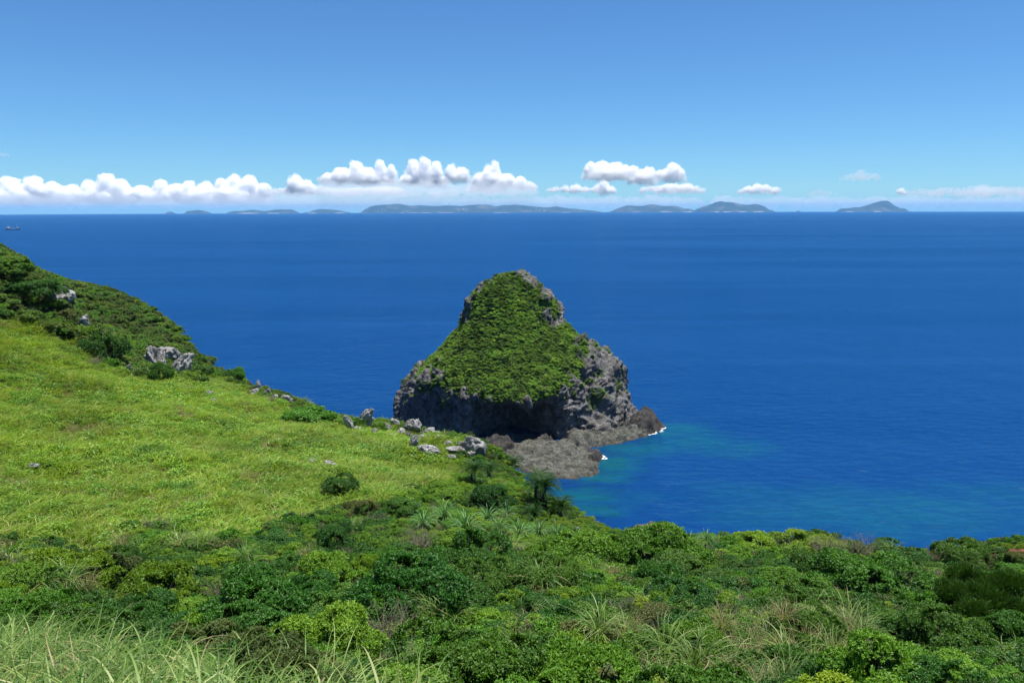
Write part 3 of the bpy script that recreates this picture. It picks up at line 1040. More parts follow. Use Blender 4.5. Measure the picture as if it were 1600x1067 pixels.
def clouds():
    cloud([(-30, 284, 22), (14, 277, 20), (52, 276, 20), (82, 284, 18), (28, 292, 40), (100, 292, 16)], 316, 'bulging white cumulus at the left end of the cloud bank')
    cloud([(112, 289, 16), (140, 282, 16), (166, 271, 18), (188, 280, 17), (150, 296, 46), (206, 294, 14)], 315, 'tallest peaked white cumulus in the left part of the bank')
    cloud([(222, 290, 16), (252, 281, 15), (276, 287, 17), (250, 297, 30)], 314, 'small white cumulus tuft between the peaked and the domed cloud')
    cloud([(296, 283, 15), (322, 285, 16), (345, 279, 14), (366, 273, 16), (390, 274, 17), (412, 286, 14), (350, 294, 60)], 315, 'broad white cumulus with several domes above the two small islands')
    cloud([(438, 294, 20), (462, 274, 14), (480, 282, 15), (500, 291, 22)], 303, 'ragged white cloud with one raised tuft right of the left bank')
    cloud([(530, 294, 24), (560, 293, 24), (592, 291, 24), (612, 292, 22), (575, 294, 40)], 303, 'low flat strip of white cloud under the leaning tower')
    cloud([(512, 270, 12), (534, 262, 17), (556, 252, 17), (574, 262, 18), (594, 250, 12), (612, 257, 10), (590, 274, 28)], 288, 'leaning white cumulus tower with a narrow spire')
    cloud([(646, 250, 14), (664, 246, 15), (682, 252, 12), (645, 268, 20), (668, 276, 20)], 289, 'flat-topped bright cumulus, highest of the bank')
    cloud([(684, 271, 13), (694, 275, 9)], 291, 'small round bright puff under the highest cumulus')
    cloud([(706, 257, 11), (722, 261, 13), (714, 268, 18)], 284, 'single rounded cumulus between two taller towers')
    cloud([(752, 270, 17), (774, 252, 11), (766, 260, 18), (792, 272, 17), (812, 276, 14), (826, 284, 12)], 295, 'pointed cumulus tower with a long tail beside it')
    cloud([(736, 293, 16), (752, 291, 24), (768, 293, 16)], 300, 'thin flat cloud strip under the pointed tower')
    cloud([(866, 293, 12), (884, 291, 12), (900, 289, 13), (915, 293, 12)], 300, 'thin low cloud tail above the right end of the longest island')
    cloud([(922, 252, 10), (940, 253, 17), (962, 254, 17), (978, 258, 13), (950, 262, 34)], 279, 'flat slab-like cumulus left of the bright puff')
    cloud([(990, 259, 11), (1004, 265, 13), (1014, 261, 12), (1000, 272, 22)], 286, 'ragged middle cumulus joining the slab and the bright puff')
    cloud([(1036, 265, 15), (1052, 254, 14), (1060, 261, 11)], 282, 'brightest round cumulus puff above the double-humped island')
    cloud([(944, 280, 10), (938, 289, 15), (954, 291, 11)], 302, 'small pyramid cumulus low under the flat slab cloud')
    cloud([(1020, 291, 24), (1048, 287, 22), (1072, 288, 18), (1090, 294, 14)], 301, 'low flat white cloud strip over the double-humped island')
    cloud([(1168, 291, 11), (1184, 288, 13), (1196, 289, 11), (1212, 293, 10)], 302, 'small low white cumulus over the tall rounded island')
    cloud([(1330, 271, 14), (1346, 265, 13), (1362, 271, 14)], 282, 'lone small lens-shaped cloud high over the peaked island', mat=m_thin)
    cloud([(1408, 294, 9)], 303, 'tiny white puff right of the peaked island')
    cloud([(1445, 294, 34), (1490, 292, 40), (1530, 288, 26), (1560, 290, 34), (1600, 291, 40), (1640, 292, 30)], 307, 'long faint grey-white cloud strip at the far right', mat=m_thin)
    cloud([(1278, 296, 14), (1292, 298, 14)], 306, 'faint tiny cloud left of the lone lens cloud', mat=m_thin)
    cloud([(-10, 236, 14), (6, 239, 10)], 245, 'small grey wisp alone at the left edge', mat=m_thin)
    for x0, x1, top, lab in ((-60, 150, 300, 'added airlight veil under the left end of the bank'), (160, 430, 301, 'added airlight veil under the domed cumulus'), (440, 700, 297, 'added airlight veil low over the small islands'),
                             (720, 1100, 303, 'faint added airlight veil low over the middle islands'), (1130, 1660, 304, 'faint added airlight veil low over the peaked island'), (515, 840, 281, 'thin added airlight sheet veiling the feet of the tall towers')):
        cloud([(x, top + (i * 7 % 5), 26) for i, x in enumerate(range(x0, x1, 30))], 306 if top < 290 else 325, lab, mat=m_airlight, dist=41500.0, vox=80, wob=.5)  # added thin volumes: stand in for airlight, whiten the cloud bases and horizon

clouds()

# ------------------------------------------------------------------ haze: the sea air between here and the islands
m_haze, nt, out = new_mat('sea haze')
v = N(nt, 'ShaderNodeVolumePrincipled', Density=.000026, Anisotropy=.0)
v.inputs['Color'].default_value = (.25, .60, 1.0, 1)
nt.links.new(v.outputs[0], out.inputs['Volume'])
mb = MB()
mb.box((0, 0, (230 - 112) / 2), (76000, 76000, 342))
haze = link('haze', mb.mesh('haze', m_haze))
tag(haze, 'pale blue sea haze over the water', kind='stuff')

# ------------------------------------------------------------------ plant builders
def unit(v):
    return v / (np.linalg.norm(v, axis=-1, keepdims=True) + 1e-9)


def leaf_quads(base, d, nrm, ln, wd, r, droop=.12):
    """folded pointed leaves: two triangles each, sharing the midrib"""
    n = len(base)
    side = unit(np.cross(d, nrm))
    up = np.cross(side, d)
    mid = base + d * (ln * .45)[:, None]
    a = mid + side * (wd * .5)[:, None] + up * (wd * .18)[:, None]
    b_ = mid - side * (wd * .5)[:, None] + up * (wd * .18)[:, None]
    tip = base + d * ln[:, None] - up * (ln * droop)[:, None]
    V = np.stack([base, a, tip, b_], 1).reshape(-1, 3)
    i = np.arange(n)[:, None] * 4
    F = np.concatenate([i + np.array([[0, 1, 2]]), i + np.array([[0, 2, 3]])])
    return V, F


def shrub_mesh(name, seed, mat, R_=1.2, H=1.3, lobes=9, clumps=1500, per=9, ll=.075, lw=.034, gap=-.25, flat=.35, top_bias=.0, spread=(35, 85), lobe_r=(.30, .5)):
    r = np.random.default_rng(seed)
    C, RR = [np.array([0, 0, H * .3])], [np.array([R_ * .58, R_ * .58, H * .42])]
    for k in range(lobes):
        a = k / lobes * 2 * math.pi + r.uniform(-.5, .5)
        q = math.sqrt(r.uniform(.05, 1)) * .8
        s = r.uniform(*lobe_r)
        z = H * (r.uniform(.38, .82) - .42 * q * q)
        C.append(np.array([R_ * q * math.cos(a), R_ * q * math.sin(a), z]))
        RR.append(np.array([R_ * s, R_ * s, H * s * r.uniform(.55, .8)]))
    C, RR = np.array(C), np.array(RR)
    w = (RR[:, 0] ** 2)
    w /= w.sum()
    m = clumps * 4
    k = r.choice(len(C), m, p=w)
    u = unit(r.normal(size=(m, 3)))
    u[:, 2] = np.where(u[:, 2] < -.25, -u[:, 2], u[:, 2])
    P = C[k] + u * RR[k] * (.84 + .18 * r.uniform(0, 1, (m, 1)) + .16 * r.uniform(0, 1, (m, 1)) ** 4)
    inside = np.zeros(m, bool)
    for j in range(len(C)):
        inside |= (((P - C[j]) / RR[j]) ** 2).sum(1) < .72
    keep = ~inside & (P[:, 2] > .04) & (fbm(P / (R_ * .45) + seed * 3.1, 3) > gap)
    P, u, k = P[keep][:clumps], u[keep][:clumps], k[keep][:clumps]
    nc = len(P)
    ax = unit(u / RR[k] * RR[k].mean() + np.array([0, 0, flat]) + r.normal(size=(nc, 3)) * .25)
    ax = np.repeat(ax, per, 0)
    n = len(ax)
    al = np.radians(r.uniform(*spread, n))
    t1 = unit(np.cross(ax, r.normal(size=(n, 3))))
    d = unit(ax * np.cos(al)[:, None] + t1 * np.sin(al)[:, None])
    base = np.repeat(P, per, 0) + r.normal(size=(n, 3)) * ll * .28
    ln = ll * r.uniform(.65, 1.25, n)
    V, F = leaf_quads(base, d, ax + r.normal(size=(n, 3)) * .25, ln, lw * r.uniform(.75, 1.25, n), r)
    cl = np.repeat(r.uniform(0, 1, nc), per)
    new = np.repeat(smooth(.62, .95, P[:, 2] / H), per) * r.uniform(0, 1, n)
    var = np.clip(.45 * cl + .4 * r.uniform(0, 1, n) + .25 * new, 0, 1)
    me = mesh_np(name, V, F, mat, False, {'var': ('POINT', 'FLOAT', np.repeat(var, 4).astype(np.float32))})
    st = MB()
    for j in range(1, len(C)):
        e = C[j] + np.array([0, 0, RR[j][2] * .3])
        b0 = np.array([r.uniform(-.08, .08) * R_, r.uniform(-.08, .08) * R_, -.15])
        mid = b0 * .5 + e * .5 + np.array([0, 0, -.12 * H]) + r.normal(size=3) * .05
        st.tube([b0, mid, e], [.035 * R_, .022 * R_, .008], 5)
    return me, st.mesh(name + '_stem', m_bark)


def blades(base, az, el0, curv, ln, wd, seg=5, side_curl=None):
    n = len(base)
    t = (np.arange(seg) + .5) / seg
    el = el0[:, None] - curv[:, None] * t[None] ** 1.3
    st = ln[:, None] / seg
    dx = np.cos(el) * st
    dz = np.sin(el) * st
    H = np.concatenate([np.zeros((n, 1)), np.cumsum(dx, 1)], 1)
    Z = np.concatenate([np.zeros((n, 1)), np.cumsum(dz, 1)], 1)
    azz = az[:, None] + (0 if side_curl is None else side_curl[:, None] * (np.arange(seg + 1) / seg)[None] ** 2)
    P = np.stack([np.cos(azz) * H, np.sin(azz) * H, Z], -1) + base[:, None]
    sd = np.stack([-np.sin(az), np.cos(az), np.zeros(n)], -1)
    prof = np.interp(np.arange(seg + 1) / seg, [0, .25, .65, 1], [.7, 1, .8, .06])
    off = sd[:, None] * (wd[:, None] * .5 * prof[None])[..., None]
    V = np.stack([P - off, P + off], 2)            # n,seg+1,2,3
    idx = np.arange(n * (seg + 1) * 2).reshape(n, seg + 1, 2)
    F = np.stack([idx[:, :-1, 0], idx[:, :-1, 1], idx[:, 1:, 1], idx[:, 1:, 0]], -1).reshape(-1, 4)
    return V.reshape(-1, 3), F, (seg + 1) * 2


def tussock_mesh(name, seed, mat, n=140, L_=(.7, 1.3), w=.016, r0=.18, el=(45, 88), curv=(.6, 2.2), wind=(0.0, 0.0), wind_k=.0, seg=6):
    r = np.random.default_rng(seed)
    q = np.sqrt(r.uniform(0, 1, n)) * r0
    a = r.uniform(0, 2 * math.pi, n)
    base = np.stack([q * np.cos(a), q * np.sin(a), np.full(n, -.05)], -1)
    az = a + r.normal(size=n) * .5
    v = np.stack([np.cos(az), np.sin(az)], -1) + np.array(wind) * wind_k
    az = np.arctan2(v[:, 1], v[:, 0])
    V, F, k = blades(base, az, np.radians(r.uniform(*el, n)), r.uniform(*curv, n), r.uniform(*L_, n), w * r.uniform(.6, 1.3, n), seg, r.normal(size=n) * .6)
    return mesh_np(name, V, F, mat, True, {'var': ('POINT', 'FLOAT', np.repeat(r.uniform(0, 1, n) ** 1.3, k).astype(np.float32))})


def herb_mesh(name, seed, mat, n=60, rad=.4, ll=.13, lw=.10, h=.3):
    """low broad-leaved ground plants"""
    r = np.random.default_rng(seed)
    q = np.sqrt(r.uniform(0, 1, n)) * rad
    a = r.uniform(0, 2 * math.pi, n)
    base = np.stack([q * np.cos(a), q * np.sin(a), h * r.uniform(.3, 1, n) * (1 - .5 * (q / rad) ** 2)], -1)
    az = r.uniform(0, 2 * math.pi, n)
    el = np.radians(r.uniform(-20, 50, n))
    d = np.stack([np.cos(az) * np.cos(el), np.sin(az) * np.cos(el), np.sin(el)], -1)
    nr = np.array([0, 0, 1]) + r.normal(size=(n, 3)) * .35
    V, F = leaf_quads(base, d, nr, ll * r.uniform(.6, 1.2, n), lw * r.uniform(.7, 1.2, n), r)
    return mesh_np(name, V, F, mat, False, {'var': ('POINT', 'FLOAT', np.repeat(r.uniform(0, 1, n), 4).astype(np.float32))})


def twig_mesh(name, seed, mat, R_=.8, H=.8, n=60):
    r = np.random.default_rng(seed)
    mb = MB()
    for _ in range(n):
        a = r.uniform(0, 2 * math.pi)
        e = np.array([math.cos(a), math.sin(a), 0]) * R_ * math.sqrt(r.uniform(0, 1)) + np.array([0, 0, H * r.uniform(.5, 1)])
        b0 = np.array([r.uniform(-.2, .2), r.uniform(-.2, .2), 0]) * R_
        m = b0 * .45 + e * .55 + r.normal(size=3) * .1 * R_
        mb.tube([b0, m, e], [.010, .007, .003], 3)
        for _k in range(3):
            t = r.uniform(.3, 1)
            s = m * (1 - t) + e * t
            mb.tube([s, s + r.normal(size=3) * .16 * R_ + np.array([0, 0, .08])], [.005, .002], 3)
    return mb.mesh(name, mat)


# ------------------------------------------------------------------ plant materials
m_bark = plain_mat('grey-brown bark', (.13, .10, .075), .9, .35, 14.0, .01)
m_twig = plain_mat('dry grey twigs', (.19, .165, .11), .9, .3, 8.0)
G_DARK = [(0, (.013, .050, .005)), (.4, (.036, .115, .009)), (.75, (.072, .195, .014)), (1, (.14, .29, .030))]
G_MID = [(0, (.034, .100, .009)), (.4, (.088, .215, .014)), (.75, (.155, .31, .024)), (1, (.26, .42, .045))]
G_LIME = [(0, (.06, .13, .008)), (.4, (.13, .25, .012)), (.8, (.24, .38, .02)), (1, (.36, .46, .04))]
G_OLIVE = [(0, (.035, .06, .014)), (.45, (.075, .115, .025)), (.8, (.14, .17, .045)), (1, (.24, .23, .09))]
G_PINE = [(0, (.022, .07, .009)), (.5, (.055, .15, .016)), (1, (.12, .25, .035))]
m_dark_leaf = leaf_mat('dark glossy shrub leaf', G_DARK, rough=.45, spec=.35)
m_mid_leaf = leaf_mat('mid green shrub leaf', G_MID, rough=.48, spec=.3)
m_lime_leaf = leaf_mat('lime green young leaf', G_LIME, rough=.45, trans=.38)
m_olive_leaf = leaf_mat('olive leaf with dry bits', G_OLIVE, rough=.55)
m_needle = leaf_mat('pine needle', G_PINE, rough=.5, trans=.18)
m_slope_leaf = leaf_mat('hillside shrub leaf', [(0, (.035, .085, .011)), (.4, (.08, .165, .02)), (.75, (.145, .24, .036)), (1, (.25, .32, .08))], .12, (.62, 1.4))
m_islet_leaf = leaf_mat('islet shrub leaf', [(0, (.06, .135, .014)), (.4, (.14, .26, .026)), (.75, (.24, .37, .045)), (1, (.38, .48, .09))], .2, (.8, 1.75))
m_meadow = leaf_mat('meadow grass', [(0, (.07, .145, .014)), (.3, (.18, .30, .025)), (.65, (.31, .44, .05)), (.88, (.42, .53, .12)), (1, (.48, .46, .19))], .09, (.62, 1.22), .5, .45, (1.1, 1.1, .5), .3, dry=.06)
m_herb = leaf_mat('meadow herb leaf', [(0, (.06, .15, .012)), (.5, (.16, .30, .025)), (1, (.30, .44, .06))], .09, (.7, 1.25), .45, .4)
m_reed = leaf_mat('silvergrass blade', [(0, (.035, .09, .012)), (.35, (.09, .18, .022)), (.75, (.24, .34, .09)), (1, (.46, .48, .25))], .3, (.85, 1.15), .5, .3, (1.1, 1.1, .55), .28, dry=.05)
m_reed_dry = leaf_mat('dry grass blade', [(0, (.14, .15, .04)), (.5, (.26, .25, .09)), (1, (.42, .36, .19))], .3, (.85, 1.15), .5, .3, dry=.2)
m_strap = leaf_mat('long strap leaf', [(0, (.030, .10, .020)), (.5, (.070, .18, .042)), (1, (.16, .28, .085))], .3, (.85, 1.2), .45, .25, (1.1, 1.1, .6), .3)
m_cycad = leaf_mat('cycad frond', [(0, (.010, .042, .010)), (.5, (.022, .075, .014)), (1, (.045, .11, .02))], .3, (.85, 1.15), .55, .18, spec=.2)
m_cycad_dead = leaf_mat('dead cycad frond', [(0, (.16, .10, .045)), (1, (.34, .25, .13))], .3, (.85, 1.15), .7, .2)
m_trunk = plain_mat('scaly cycad trunk', (.075, .058, .042), .95, .45, 22.0, .03)

# ------------------------------------------------------------------ prototypes
PROTO = bpy.data.collections.new('plant_sources')          # sources for scattered cover, not part of the scene


def proto_col(name, meshes):
    c = bpy.data.collections.new(name)
    for i, me in enumerate(meshes):
        c.objects.link(bpy.data.objects.new('%s_%02d' % (name, i), me))
    return c


SH = {}
SH['dark'] = [shrub_mesh('dark_shrub', 11 + i, m_dark_leaf, 1.2, 1.0, 15, 3000, 8, .056, .027, gap=-.16, lobe_r=(.18, .42)) for i in range(4)]
SH['mid'] = [shrub_mesh('mid_shrub', 21 + i, m_mid_leaf, 1.2, .95, 15, 2900, 8, .060, .030, gap=-.18, lobe_r=(.18, .42)) for i in range(4)]
SH['lime'] = [shrub_mesh('lime_shrub', 31 + i, m_lime_leaf, 1.2, .8, 13, 1900, 8, .075, .040, gap=-.12, lobe_r=(.18, .4)) for i in range(2)]
SH['olive'] = [shrub_mesh('olive_shrub', 41 + i, m_olive_leaf, 1.2, .9, 13, 2300, 8, .055, .023, gap=-.05, lobe_r=(.18, .4)) for i in range(2)]
SH['pine'] = [shrub_mesh('pine_shrub', 51 + i, m_needle, 1.2, 1.1, 20, 1700, 24, .14, .008, gap=-.1, flat=.9, spread=(10, 62), lobe_r=(.14, .3)) for i in range(2)]
SH['big'] = [shrub_mesh('leafy_shrub', 61 + i, m_mid_leaf, 1.2, 1.0, 12, 1100, 8, .13, .06, gap=-.2, lobe_r=(.2, .42)) for i in range(2)]

INFILL = [shrub_mesh('infill', 71 + i, m_, .62, .5, 7, 640, 8, .055, .027, gap=-.25, lobe_r=(.2, .45))[0] for i, m_ in enumerate((m_dark_leaf, m_dark_leaf, m_mid_leaf, m_mid_leaf, m_olive_leaf, m_lime_leaf))]
SLOPE = [shrub_mesh('slope', 81 + i, m_, .95, .85, 9, 520, 7, .13, .065, gap=-.15, lobe_r=(.18, .45))[0] for i, m_ in enumerate((m_slope_leaf, m_slope_leaf, m_slope_leaf, m_mid_leaf, m_olive_leaf))]
ISLE = [shrub_mesh('isle', 91 + i, m_, .8, .62, 9, 480, 6, .15, .085, gap=-.1, lobe_r=(.15, .45))[0] for i, m_ in enumerate((m_islet_leaf, m_islet_leaf, m_islet_leaf, m_slope_leaf))]
WIND = (.9, -.25)
MEAD = [tussock_mesh('mead', 101 + i, m_meadow, 75, (.35, .8), .032, .42, (25, 75), (.8, 2.2), WIND, .9, 4) for i in range(5)] + \
       [herb_mesh('mherb', 111 + i, m_herb, 90, .48, .13, .10, .34) for i in range(3)] + \
       [tussock_mesh('mdry', 116, m_reed_dry, 70, (.3, .65), .022, .4, (25, 75), (.8, 2.2), WIND, .7, 4), herb_mesh('mdark', 117, m_mid_leaf, 150, .5, .10, .07, .4)]
REED = [tussock_mesh('reed', 121 + i, m_reed, 95, (.7, 1.7), .023, .26, (35, 86), (1.2, 3.3), WIND, .2, 10) for i in range(4)]
REED_DRY = [tussock_mesh('reed_dry', 131 + i, m_reed_dry, 110, (.5, 1.1), .011, .22, (40, 88), (.5, 2.2), WIND, .4, 6) for i in range(2)]
TWIG = [twig_mesh('twig', 141 + i, m_twig) for i in range(2)]


# ------------------------------------------------------------------ scatter (uncountable cover)
def scatter(name, P, scl, pid, coll, label, cat=None, rotz=None, tilt=.12, parent=None, seed=1):
    r = np.random.default_rng(seed)
    n = len(P)
    if rotz is None:
        rotz = r.uniform(0, 2 * math.pi, n)
    rot = np.stack([r.normal(size=n) * tilt, r.normal(size=n) * tilt, rotz], -1)
    scl = np.asarray(scl, float)
    if scl.ndim == 1:
        scl = np.stack([scl, scl, scl], -1)
    me = bpy.data.meshes.new(name)
    me.vertices.add(n)
    me.vertices.foreach_set('co', np.asarray(P, np.float32).ravel())
    for an, typ, arr in (('rot', 'FLOAT_VECTOR', rot), ('scl', 'FLOAT_VECTOR', scl), ('pid', 'INT', pid)):
        a = me.attributes.new(an, typ, 'POINT')
        a.data.foreach_set('vector' if typ == 'FLOAT_VECTOR' else 'value', np.asarray(arr, np.float32 if typ != 'INT' else np.int32).ravel())
    o = link(name, me, parent)
    ng = bpy.data.node_groups.new(name, 'GeometryNodeTree')
    ng.interface.new_socket('Geometry', in_out='INPUT', socket_type='NodeSocketGeometry')
    ng.interface.new_socket('Geometry', in_out='OUTPUT', socket_type='NodeSocketGeometry')
    gi = ng.nodes.new('NodeGroupInput')
    go = ng.nodes.new('NodeGroupOutput')
    ci = ng.nodes.new('GeometryNodeCollectionInfo')
    ci.inputs['Collection'].default_value = coll
    ci.inputs['Separate Children'].default_value = True
    ci.inputs['Reset Children'].default_value = True
    ip = ng.nodes.new('GeometryNodeInstanceOnPoints')
    ip.inputs['Pick Instance'].default_value = True
    ng.links.new(gi.outputs[0], ip.inputs['Points'])
    ng.links.new(ci.outputs[0], ip.inputs['Instance'])
    for an, typ, sock in (('rot', 'FLOAT_VECTOR', 'Rotation'), ('scl', 'FLOAT_VECTOR', 'Scale'), ('pid', 'INT', 'Instance Index')):
        na_ = ng.nodes.new('GeometryNodeInputNamedAttribute')
        na_.data_type = typ
        na_.inputs['Name'].default_value = an
        src = [s for s in na_.outputs if s.name == 'Attribute' and s.enabled][0]
        ng.links.new(src, ip.inputs[sock])
    ng.links.new(ip.outputs[0], go.inputs[0])
    md = o.modifiers.new('cover', 'NODES')
    md.node_group = ng
    tag(o, label, cat, kind='stuff')
    return o


def jitter_grid(x0, x1, y0, y1, s, seed):
    r = np.random.default_rng(seed)
    X, Y = np.meshgrid(np.arange(x0, x1, s), np.arange(y0, y1, s), indexing='ij')
    X = X.ravel() + r.uniform(-.5, .5, X.size) * s
    Y = Y.ravel() + r.uniform(-.5, .5, Y.size) * s
    return np.stack([X, Y, ground_z(X, Y)], -1), r


def in_view(P, mx=260, top=-200, bot=1300):
    px, py, w = project(P)
    return (px > -mx) & (px < 1600 + mx) & (py > top) & (py < bot) & (w > 1.5)


def slope_at(P, e=1.0):
    return np.hypot(ground_z(P[:, 0] + e, P[:, 1]) - ground_z(P[:, 0] - e, P[:, 1]), ground_z(P[:, 0], P[:, 1] + e) - ground_z(P[:, 0], P[:, 1] - e)) / (2 * e)


FGRASS = [(-500, 1000), (0, 1018), (90, 1025), (200, 1045), (330, 1062), (450, 1080), (560, 1100), (640, 1130), (700, 1500), (-500, 1500)]
DRYGR = [(1090, 985), (1180, 955), (1290, 940), (1360, 975), (1330, 1020), (1220, 1060), (1200, 1120), (1040, 1120), (1000, 1040)]
BRIGHT = [(690, 735), (745, 708), (800, 705), (840, 730), (890, 770), (945, 815), (960, 850), (880, 850), (790, 845), (640, 830), (600, 800), (650, 770)]

# meadow ----------------------------------------------------------------------------------
P, r = jitter_grid(-75, 12, 24, 112, .45, 5)
px, py, _ = project(P + np.array([0, 0, .3]))
ed = fbm(xy3(P[:, 0], P[:, 1], .25), 3) * 34
ok = in_poly(px, py + ed, MEADOW) & in_view(P, 330) & (P[:, 1] < 108)
P = P[ok]
nzm = fbm(xy3(P[:, 0], P[:, 1], .14, 3.), 4)
pid = np.where(r.uniform(0, 1, len(P)) < .20 + .55 * smooth(.05, .5, nzm), r.integers(5, 8, len(P)), r.integers(0, 5, len(P)))
nz2 = fbm(xy3(P[:, 0], P[:, 1], .3, 21.), 4)
pid = np.where((nz2 > .42) & (r.uniform(0, 1, len(P)) < .6), 8, np.where((nz2 < -.45) & (r.uniform(0, 1, len(P)) < .6), 9, pid))
scl = r.uniform(.6, 1.25, len(P)) * (1 + .45 * np.clip(fbm(xy3(P[:, 0], P[:, 1], .5, 8.), 3), -.8, 1))
scatter('meadow_grass', P, scl, pid, proto_col('mead_src', MEAD), 'yellow-green windblown grass of the sloping meadow', 'grass', rotz=r.normal(size=len(P)) * .45, tilt=.15, seed=5)

# thicket infill between the shrubs ----------------------------------------------------------
P, r = jitter_grid(-48, 62, 5, 70, .5, 6)
px, py, _ = project(P + np.array([0, 0, .4]))
ok = in_view(P, 420, -200, 1500) & ~in_poly(px, py + fbm(xy3(P[:, 0], P[:, 1], .25), 3) * 34 + 8, MEADOW) & ~in_poly(px, py, FGRASS) & (P[:, 2] > 8) & (slope_at(P) < 1.6)
ok &= ~(in_poly(px, py, DRYGR) & (r.uniform(0, 1, len(P)) < .6))
P, px, py = P[ok], px[ok], py[ok]
br = in_poly(px, py, BRIGHT)
u = r.uniform(0, 1, len(P))
tone = fbm(xy3(P[:, 0], P[:, 1], .16, 11.), 3)
pid = np.where(u < .50 - .35 * np.clip(tone, -.6, .8), r.integers(0, 2, len(P)), np.where(u < .80, r.integers(2, 4, len(P)), np.where(u < .90, 4, 5)))
pid = np.where(br, np.where(u < .6, r.integers(2, 4, len(P)), np.where(u < .9, 5, 4)), pid)
scl = r.uniform(.5, 1.2, len(P)) * (1 + .4 * np.clip(fbm(xy3(P[:, 0], P[:, 1], .4, 2.), 3), -.8, 1)) * np.where(br, .8, 1)
u2 = r.uniform(0, 1, len(P))
mixed = fbm(xy3(P[:, 0], P[:, 1], .3, 41.), 3)
pid = np.where(u2 < .03, r.integers(6, 8, len(P)), np.where(u2 < .03 + .10 * (mixed > -.15) + .16 * (mixed > .3), r.integers(8, 12, len(P)), pid))
scl = np.where(pid > 7, scl * .62, np.where(pid > 5, scl * .8, scl))
scatter('thicket_undergrowth', P - np.array([0, 0, .08]), np.stack([scl, scl, scl * r.uniform(.7, 1.25, len(P))], -1), pid, proto_col('infill_src', INFILL + TWIG + REED[:2] + REED_DRY), 'dense low mixed greenery filling the thicket between the shrubs', 'undergrowth', seed=6)

# hillside cover beyond the meadow ------------------------------------------------------------
P, r = jitter_grid(-125, 0, 62, 190, .92, 7)
px, py, _ = project(P + np.array([0, 0, .5]))
ok = in_view(P, 420) & ~in_poly(px, py + fbm(xy3(P[:, 0], P[:, 1], .25), 3) * 12, MEADOW) & (slope_at(P) < 1.5) & (P[:, 2] > 14)
ok &= ~((P[:, 1] < 70) & (P[:, 0] > -20))
P, px, py = P[ok], px[ok], py[ok]
tone = fbm(xy3(P[:, 0], P[:, 1], .12, 11.), 3)
u = r.uniform(0, 1, len(P))
nearA = P[:, 1] < 97
pid = np.where(u < .62, r.integers(0, 3, len(P)), np.where(u + .25 * tone + .18 * nearA < .86, 4, 3))
scl = r.uniform(.6, 1.25, len(P)) * (1 + .35 * np.clip(tone, -.7, 1))
scl = scl * np.where(P[:, 0] > -30, .6, 1)
scatter('hillside_shrubbery', P - np.array([0, 0, .1]), scl, pid, proto_col('slope_src', SLOPE), 'mixed green shrub cover on the hill slope above the sea', 'shrubbery', seed=7)

# islet cover ---------------------------------------------------------------------------------
r = np.random.default_rng(8)
v00, v10, v11, v01 = ISV[:, :-1], np.roll(ISV, -1, 0)[:, :-1], np.roll(ISV, -1, 0)[:, 1:], ISV[:, 1:]
ar = (np.linalg.norm(np.cross(v10 - v00, v01 - v00), axis=2)) * (veg[:, :-1] > .5)
ar = ar.ravel()
sel = r.choice(len(ar), int(ar.sum() / .24), p=ar / ar.sum())
f1, f2 = r.uniform(0, 1, (2, len(sel), 1))
P = (v00.reshape(-1, 3)[sel] * (1 - f1) + v10.reshape(-1, 3)[sel] * f1) * (1 - f2) + (v01.reshape(-1, 3)[sel] * (1 - f1) + v11.reshape(-1, 3)[sel] * f1) * f2
tone = fbm(P / 6.0, 3)
u = r.uniform(0, 1, len(P))
pid = np.where(u + .5 * tone < .15, 3, r.integers(0, 3, len(P)))
scl = r.uniform(.3, 1.0, len(P)) * (1 + .5 * np.clip(fbm(P / 3.0 + 3, 2), -.8, 1))
ar2 = (np.linalg.norm(np.cross(v10 - v00, v01 - v00), axis=2) * (ledge[:, :-1] > .5) * (veg[:, :-1] < .3) * (np.cross(v10 - v00, v01 - v00)[..., 2] > -1)).ravel()
sel = r.choice(len(ar2), int(ar2.sum() / 1.1), p=ar2 / ar2.sum())
P2 = v00.reshape(-1, 3)[sel]
P = np.concatenate([P, P2])
pid = np.concatenate([pid, r.integers(0, 4, len(P2))])
scl = np.concatenate([scl, r.uniform(.3, .6, len(P2))])
o = scatter('shrub_cover', P - np.array([IS_C[0], IS_C[1], .15]), np.stack([scl, scl, scl * .9], -1), pid, proto_col('isle_src', ISLE), 'low green shrubs and grass carpeting the islet', None, parent=islet, tilt=.35, seed=8)

# foreground silvergrass ------------------------------------------------------------------------
P, r = jitter_grid(-14, 10, 5.6, 22, .40, 9)
px, py, _ = project(P + np.array([0, 0, .35]))
ok = in_poly(px, py, FGRASS) & in_view(P, 500, 0, 2200)
P = P[ok]
pid = np.where(r.uniform(0, 1, len(P)) < .14, r.integers(4, 6, len(P)), r.integers(0, 4, len(P)))
scatter('silvergrass', P, r.uniform(.6, 1.0, len(P)), pid, proto_col('reed_src', REED + REED_DRY), 'long arching silvergrass at the bottom corner of the slope', 'grass', rotz=r.normal(size=len(P)) * .5, seed=9)
P, r = jitter_grid(2, 16, 6, 24, .42, 10)
px, py, _ = project(P + np.array([0, 0, .35]))
ok = in_poly(px, py, DRYGR) & (r.uniform(0, 1, len(P)) < .62)
P = P[ok]
pid = np.where(r.uniform(0, 1, len(P)) < .6, r.integers(4, 6, len(P)), r.integers(0, 4, len(P)))
scatter('dry_grass', P, r.uniform(.5, .85, len(P)), pid, proto_col('reed2_src', REED + REED_DRY), 'pale yellowish grass patch among the shrubs by the bottom edge', 'grass', rotz=r.normal(size=len(P)) * .8, seed=10)


# ------------------------------------------------------------------ countable shrubs
TAKEN = []


